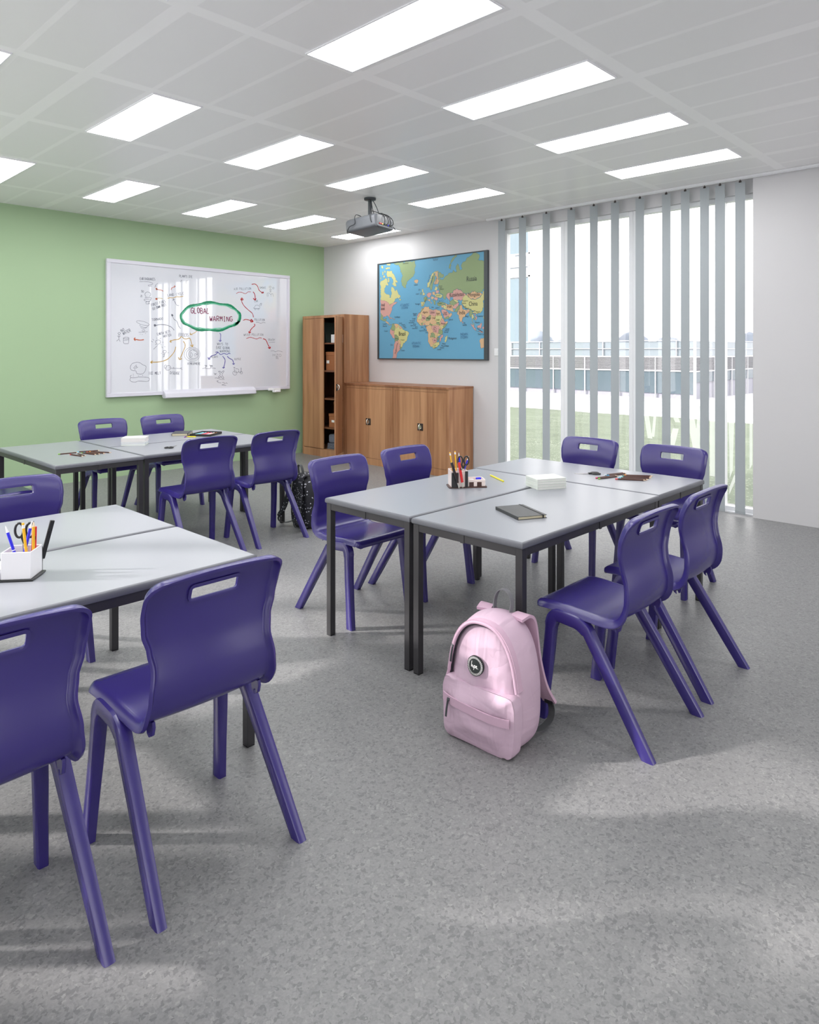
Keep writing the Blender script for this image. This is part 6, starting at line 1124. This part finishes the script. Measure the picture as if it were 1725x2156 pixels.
def front_panel(bm, outline, d0, bulge, steps=7, wr=0.004, seed=3, power=2.2, zc=None):
    """puffy panel: concentric insets moving towards -x"""
    cy = sum(p[0] for p in outline)/len(outline); cz = zc if zc is not None else sum(p[1] for p in outline)/len(outline)
    rings = []
    for i in range(steps+1):
        f = i/steps; k = 1-f*.97; dep = d0-bulge*(1-(1-f)**power)
        ring = []
        for s, z in outline:
            yy = cy+(s-cy)*k; zz = cz+(z-cz)*k
            # creases: long folds plus fine noise
            q = noise.noise(Vector((yy*11+seed, zz*4, 0)))*wr*1.6*min(1, f*4) + noise.noise(Vector((yy*4+seed, zz*13, 3)))*wr*1.3*min(1, f*4)
            ring.append(bm.verts.new((dep+q, yy, max(0, zz))))
        rings.append(ring)
    n = len(outline)
    for i in range(steps):
        for k in range(n): bm.faces.new((rings[i][k], rings[i][(k+1) % n], rings[i+1][(k+1) % n], rings[i+1][k]))
    bm.faces.new(rings[-1]); bmesh.ops.recalc_face_normals(bm, faces=bm.faces)
def backpack(label, loc, rz, mb, mp_, mstrap, mweb, W, H, D, hype):
    """front faces local -x, straps on +x"""
    t = thing('backpack', label, 'backpack', loc, rz)
    O = dome_outline(W, H, 56, .48)
    bm = bmesh.new()
    Lr = [(-D/2, scale_o(O, .90, .955, .0)), (-D/2+.012, scale_o(O, .965, .975, .0)), (-D/2+.045, scale_o(O, 1.0, .99, .0)), (0, scale_o(O, 1.02, 1.0, 0)), (D/2-.05, scale_o(O, 1.0, .99, .0)), (D/2-.015, scale_o(O, .95, .965, .003)), (D/2, scale_o(O, .84, .92, .012))]
    loft(bm, Lr, wr=.006, seed=2)
    bd = obj('main_body', bm, mb, t, smooth=True); ss = bd.modifiers.new('s', 'SUBSURF'); ss.levels = 1; ss.render_levels = 2
    # zip gap and storm flap following the arch
    Of = scale_o(O, .90, .935, .004)
    arch = [p for p in Of if p[1] > H*.24]
    arch.sort(key=lambda p: math.atan2(p[1]-H*.3, p[0]))
    bm = bmesh.new(); tube(bm, [(-D/2-.004, s*.985, z*.992) for s, z in arch], .0060, 8); obj('zip', bm, M['zip'], t, smooth=True)
    bm = bmesh.new(); tube(bm, smooth_path([(-D/2-.012, s*1.012, z*1.008) for s, z in arch], 2), .0065, 8, flat=1.0)
    ribbon(bm, [(-D/2+.010, s*1.055, z*1.026) for s, z in arch], .045, .004, (1, 0, 0))
    obj('storm_flap', bm, mp_, t, smooth=True, angle=60)
    # puffy front panel
    bm = bmesh.new(); front_panel(bm, scale_o(O, .865, .905, .006), -D/2+.004, .038, 14, .016, zc=H*.42)
    fp = obj('front_panel', bm, mb, t, smooth=True); ss = fp.modifiers.new('s', 'SUBSURF'); ss.levels = 1; ss.render_levels = 2
    # front pocket
    hp = H*.475; Po = []
    n = 60
    for k in range(n):
        a = 2*PI*k/n; c, s = math.cos(a), math.sin(a)
        Po.append((W*.475*abs(c)**(2/7)*(1 if c >= 0 else -1)*(1+.03*(s > 0)), hp/2+hp/2*abs(s)**(2/7)*(1 if s > 0 else -1)+ (.012*(s > .5)*abs(c))))
    bm = bmesh.new()
    loft(bm, [(-D/2+.01, scale_o(Po, .99, .985, .002)), (-D/2-.02, Po), (-D/2-.042, scale_o(Po, .985, .985, .002))], cap0=False, cap1=False, wr=.005, seed=5)
    front_panel(bm, scale_o(Po, .985, .985, .002), -D/2-.042, .026, 12, .014, seed=9, zc=hp*.45)
    bmesh.ops.remove_doubles(bm, verts=bm.verts, dist=.0005)
    fk = obj('front_pocket', bm, mb, t, smooth=True); ss = fk.modifiers.new('s', 'SUBSURF'); ss.levels = 1; ss.render_levels = 2
    # pocket zip flap (a shallow band) and puller
    zf = hp*.66
    bm = bmesh.new(); ribbon(bm, [(-D/2-.044-.031*(1-(2*abs(y)/W)**3.2), y, zf+.006*math.sin(y*9)) for y in [W*.44*(k/12-.5)*2 for k in range(13)]], .030, .005, (0, 0, 1))
    obj('pocket_flap', bm, mp_, fk, smooth=True, angle=60)
    def puller(parent, x, y, z, l=.05):
        bm = bmesh.new(); tube(bm, [(x, y, z+.008), (x-.004, y, z)], .006, 8); ribbon(bm, [(x-.005, y, z), (x-.009, y+.003, z-l*.5), (x-.007, y+.008, z-l)], .007, .003, (0, 1, 0))
        obj('zip_puller', bm, M['dgrey'], parent, smooth=True, angle=50)
    puller(fk, -D/2-.070, W*.33, zf+.004, .062)
    puller(t, -D/2-.012, W*.395, H*.70, .06)
    # haul loop
    bm = bmesh.new(); ribbon(bm, smooth_path([(D/2-.035, .038, H*.975), (D/2-.028, .038, H*1.05), (D/2-.025, .025, H*1.115), (D/2-.025, 0, H*1.138), (D/2-.025, -.025, H*1.115), (D/2-.028, -.038, H*1.05), (D/2-.035, -.038, H*.975)], 5), .022, .003, (1, 0, 0))
    obj('haul_loop', bm, mweb, t, smooth=True, angle=60)
    for s in (-1, 1):
        bm = bmesh.new(); ribbon(bm, smooth_path([(D/2-.055, s*.075, H*.955), (D/2-.01, s*.085, H*.965), (D/2+.018, s*.09, H*.88), (D/2+.03, s*.10, H*.62), (D/2+.055, s*.115, H*.38), (D/2+.10, s*.13, H*.21)], 6), .060, .011, (0, 1, 0))
        sp = obj('shoulder_strap', bm, mstrap, t, smooth=True, angle=60)
        bm = bmesh.new(); ribbon(bm, smooth_path([(D/2+.097, s*.13, H*.215), (D/2+.105, s*.135, H*.15), (D/2+.085, s*.14, H*.085), (D/2+.03, s*.135, H*.055), (D/2-.02, s*.125, H*.07)], 6), .026, .003, (0, 1, 0)); 
        obj('adjuster_webbing', bm, M['web_dark'], sp, smooth=True, angle=60)
        obj('buckle', BX(D/2+.088, D/2+.110, s*.13-.019, s*.13+.019, H*.195, H*.235), M['black_plastic'], sp, bevel=.003)
    if hype:
        # round badge on the bulge: disc, wreath and lettering
        bc = Vector((-D/2-.0365, .012, H*.63)); R0 = .036; tilt = math.radians(-7)
        def P3(u, v, lift): # u to the viewer's right (-y), v up
            return (bc.x-lift+math.sin(tilt)*-v*.6+ (u*u)*3.0, bc.y-u, bc.z+v)
        bm = bmesh.new(); n = 40
        c = bm.verts.new(P3(0, 0, .003)); ring = [bm.verts.new(P3(R0*math.cos(2*PI*k/n), R0*math.sin(2*PI*k/n), .003)) for k in range(n)]; r2 = [bm.verts.new(P3(R0*math.cos(2*PI*k/n), R0*math.sin(2*PI*k/n), -.004)) for k in range(n)]
        for k in range(n): bm.faces.new((c, ring[k], ring[(k+1) % n])); bm.faces.new((ring[k], r2[k], r2[(k+1) % n], ring[(k+1) % n]))
        bmesh.ops.recalc_face_normals(bm, faces=bm.faces); bdg = obj('badge', bm, M['badge'], fp)
        bm = bmesh.new()
        for k in range(34):
            a = 2*PI*k/34
            for sgn, ra, rb in ((1, .0262, .0295), (-1, .0295, .0335)):
                a1, a2 = a, a+.11
                if sgn > 0: p = [(ra, a2+.02), (ra, a2+.10), (rb, a1+.075), (rb, a1)]
                else: p = [(ra, a1), (ra, a1+.075), (rb, a2+.10), (rb, a2+.02)]
                bm.faces.new([bm.verts.new(P3(r*math.cos(q), r*math.sin(q), .0036)) for r, q in p])
        def word(bm, s):
            for st in s:
                strip(bm, [(u*.001, v*.001) for u, v in st], .0022, lambda u, v: P3(u, v, .0038), 0)
        word(bm, [[(-13, 16), (-14.5, 6), (-15, -6)], [(-15, -6), (-12, 1), (-9.5, 1), (-9.5, -6)], [(-8, 1), (-8, -5), (-5, -6), (-3, -3)], [(-3, 1.5), (-3, -6)], [(-1.5, 3), (-2, -6), (-4, -15)], [(-1.5, -1), (1, 2), (4, 0), (3, -5), (-1, -6)], [(6, -2.5), (10, -1), (9, 2), (6.5, 1), (6, -4), (9, -7), (13, -5.5)], [(14.5, -7), (15.5, -7.6)]])
        obj('badge_print', bm, M['badge_w'], bdg)
    return t
backpack('pale pink backpack with a round black badge standing against the right table leg', (2.140, 1.603, 0), math.radians(3), M['pink_fabric'], M['pink_dark'], M['pink_dark'], M['web'], .335, .475, .165, True)
backpack('black white-speckled backpack on the floor behind the purple chairs', (3.575, 4.655, 0), math.radians(172), M['speck'], M['speck'], M['speck'], M['web_dark'], .29, .46, .16, False)

# ------------------------------------------------------------------ outside
bm = bmesh.new()          # lawn falling away from the building, gently uneven
nx, ny = 40, 40
xs = [6.75+(35.6-6.75)*(k/nx)**1.4 for k in range(nx+1)]; ysx = [-30+100*k/ny for k in range(ny+1)]
V = [[bm.verts.new((x+(.25*math.sin(y*.9) if x > 35 else 0), y, -.12-(x-6.75)*.0652+.03*noise.noise(Vector((x*.5, y*.5, 0))))) for y in ysx] for x in xs]
for i in range(nx):
    for j in range(ny): bm.faces.new((V[i][j], V[i+1][j], V[i+1][j+1], V[i][j+1]))
bmesh.ops.recalc_face_normals(bm, faces=bm.faces)
struct('lawn', bm, M['lawn'], smooth=True)
bm = bmesh.new(); vs = [bm.verts.new(p) for p in ((35.3, -60, -2.01), (140, -60, -2.7), (140, 110, -2.7), (35.3, 110, -2.01))]; bm.faces.new(vs)
vs = [bm.verts.new(p) for p in ((52.3, -60, -2.66), (140, -60, -2.69), (140, 110, -2.69), (52.3, 110, -2.66))]; 
struct('pavement', bm, M['paving'])
bl = thing('office_building', 'long low white and glass building beyond the lawn with a louvred band', 'building', (52, 38, -2.66))
def LB_(o): o.location = (-52, -38, 2.66); return o
BX0, BY0, BY1 = 51.9, 20.5, 38.6
Z0, Zs, Zg, Zl, Zt = -2.66, -1.75, -.05, 1.05, 2.3
bm = bmesh.new(); box(bm, BX0+.1, BX0+14, BY0+.1, 75, Z0, Zl); LB_(obj('wall', bm, M['binner'], bl))
bm = bmesh.new(); box(bm, BX0, BX0+.08, BY0, BY1-.1, Zs, Zg); box(bm, BX0+.2, BX0+14, BY0, BY0+.08, Zs+.9, Zg); LB_(obj('window_band', bm, M['bglass'], bl))
bm = bmesh.new()
for k in range(9):
    z = Zg+.08+k*(Zl-Zg-.12)/9
    box(bm, BX0-.05, BX0+.05, BY0, BY1, z, z+.062); box(bm, BX0, BX0+14, BY0-.05, BY0+.05, z, z+.062)
LB_(obj('louvre_band', bm, M['blouvre'], bl))
bm = bmesh.new(); box(bm, BX0+.05, BX0+.07, BY0, BY1+30, Zl, Zt-.05); box(bm, BX0+.05, BX0+14, BY0+.03, BY0+.05, Zl, Zt-.05); LB_(obj('parapet_glass', bm, M['bglass_l'], bl))
bm = bmesh.new()
for z, h in ((Zg-.02, .08), (Zl-.04, .10), ((Zl+Zt)/2, .05), (Zt, .05)): box(bm, BX0-.1, BX0+.05, BY0-.1, BY1+30, z, z+h); box(bm, BX0-.1, BX0+14, BY0-.1, BY0+.03, z, z+h)
y = BY0-.05
while y < BY1: box(bm, BX0-.09, BX0+.02, y-.035, y+.035, Z0, Zl); box(bm, BX0-.09, BX0+.02, y+1.4-.025, y+1.4+.025, Zl, Zt); y += 3.05
box(bm, BX0-.13, BX0+.03, BY0-.13, BY0+.03, Z0, Zt+.05)
for k in range(1, 8): box(bm, BX0+k*1.9-.04, BX0+k*1.9+.04, BY0-.09, BY0+.02, Z0, Zl)
LB_(obj('white_trim', bm, M['bwhite'], bl))
bm = bmesh.new()
for k in range(2):
    for a, b, zz in ((BY0+3, BY1-4, -.75+.0), (BY0+1, BY1-6, -.62)): box(bm, BX0-.012*k-.02, BX0-.005, a+k*3, b-k*2, zz-.12*k, zz+.16-.12*k)
bm.free()
tw = thing('office_tower', 'pale glass office tower rising behind the low building at the left of the window', 'building', (96, 78, -2.7))
def LT(o): o.location = (-96, -78, 2.7); return o
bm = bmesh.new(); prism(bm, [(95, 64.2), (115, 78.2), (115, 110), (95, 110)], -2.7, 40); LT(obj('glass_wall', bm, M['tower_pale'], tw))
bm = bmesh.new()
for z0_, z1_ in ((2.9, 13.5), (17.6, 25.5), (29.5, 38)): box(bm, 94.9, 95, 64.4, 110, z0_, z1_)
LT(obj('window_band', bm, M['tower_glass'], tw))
bm = bmesh.new()
for z in (1.1, 2.7, 13.7, 15.4, 17.4, 25.7, 27.4, 29.2): box(bm, 94.75, 94.95, 64.2, 110, z, z+.22)
for y in (64.2, 70.2, 76.2, 82.2): box(bm, 94.75, 94.95, y, y+.25, -2.7, 40)
LT(obj('white_trim', bm, M['bwhite'], tw))
# distant treeline, one ragged hedge of crowns
rnd = random.Random(11)
for k in range(9):
    y = 22+k*5.8; x = 150+rnd.uniform(-8, 8)
    bm = bmesh.new(); bmesh.ops.create_icosphere(bm, subdivisions=3, radius=1)
    for v in bm.verts:
        q = 1+.35*noise.noise(v.co*2.3+Vector((k*7, 0, 0))); v.co = Vector((v.co.x*5*q, v.co.y*3.1*q, v.co.z*(2.2+(k % 3)*.8)*q))
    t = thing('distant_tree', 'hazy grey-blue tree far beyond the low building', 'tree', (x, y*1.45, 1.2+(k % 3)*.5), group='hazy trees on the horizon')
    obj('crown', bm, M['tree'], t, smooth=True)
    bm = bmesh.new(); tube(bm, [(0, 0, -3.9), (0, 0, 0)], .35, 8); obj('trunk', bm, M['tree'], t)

# ------------------------------------------------------------------ light
w = bpy.data.worlds.new('overcast_bright_sky'); SC.world = w; w.use_nodes = True
nt = w.node_tree; bg = nt.nodes['Background']
tcw = nt.nodes.new('ShaderNodeTexCoord'); sx_ = nt.nodes.new('ShaderNodeSeparateXYZ'); nt.links.new(tcw.outputs['Generated'], sx_.inputs[0])
rp = nt.nodes.new('ShaderNodeValToRGB'); rp.color_ramp.elements[0].position = .5; rp.color_ramp.elements[0].color = (.82, .82, .83, 1)
rp.color_ramp.elements[1].position = .60; rp.color_ramp.elements[1].color = (.99, .99, .99, 1)
mr = nt.nodes.new('ShaderNodeMath'); mr.operation = 'MULTIPLY_ADD'; mr.inputs[1].default_value = .5; mr.inputs[2].default_value = .5
nt.links.new(sx_.outputs[2], mr.inputs[0]); nt.links.new(mr.outputs[0], rp.inputs[0]); nt.links.new(rp.outputs[0], bg.inputs[0])
bg.inputs[1].default_value = WORLD
sl = bpy.data.lights.new('sun', 'SUN'); sl.energy = SUN; sl.angle = math.radians(2.2); sl.color = (1, .965, .93)
so = bpy.data.objects.new('sun', sl); COL.objects.link(so)
el = math.radians(26.5); dv = Vector((.722*math.cos(el), -.692*math.cos(el), -math.sin(el)))
so.rotation_euler = dv.to_track_quat('-Z', 'Y').to_euler(); so.location = (-6, 8, 6)

# ------------------------------------------------------------------ camera
cam = bpy.data.cameras.new('camera'); co = bpy.data.objects.new('camera', cam); COL.objects.link(co)
cam.sensor_fit = 'HORIZONTAL'; cam.sensor_width = 36.0; cam.lens = 36*1457/1725
cam.shift_x = 0.0; cam.shift_y = -(1078-740)/1725
cam.clip_start = 0.05; cam.clip_end = 500
co.location = (0, 0, 1.467); co.rotation_euler = (PI/2, 0, math.radians(43.949-90))
SC.camera = co
SC.view_settings.view_transform = 'Standard'; SC.view_settings.look = 'None'; SC.view_settings.gamma = 1; SC.view_settings.use_curve_mapping = False
SC.view_settings.exposure = EXPO
SC.cycles.max_bounces = 10; SC.cycles.diffuse_bounces = 5; SC.cycles.transparent_max_bounces = 16
SC.cycles.sample_clamp_indirect = 6
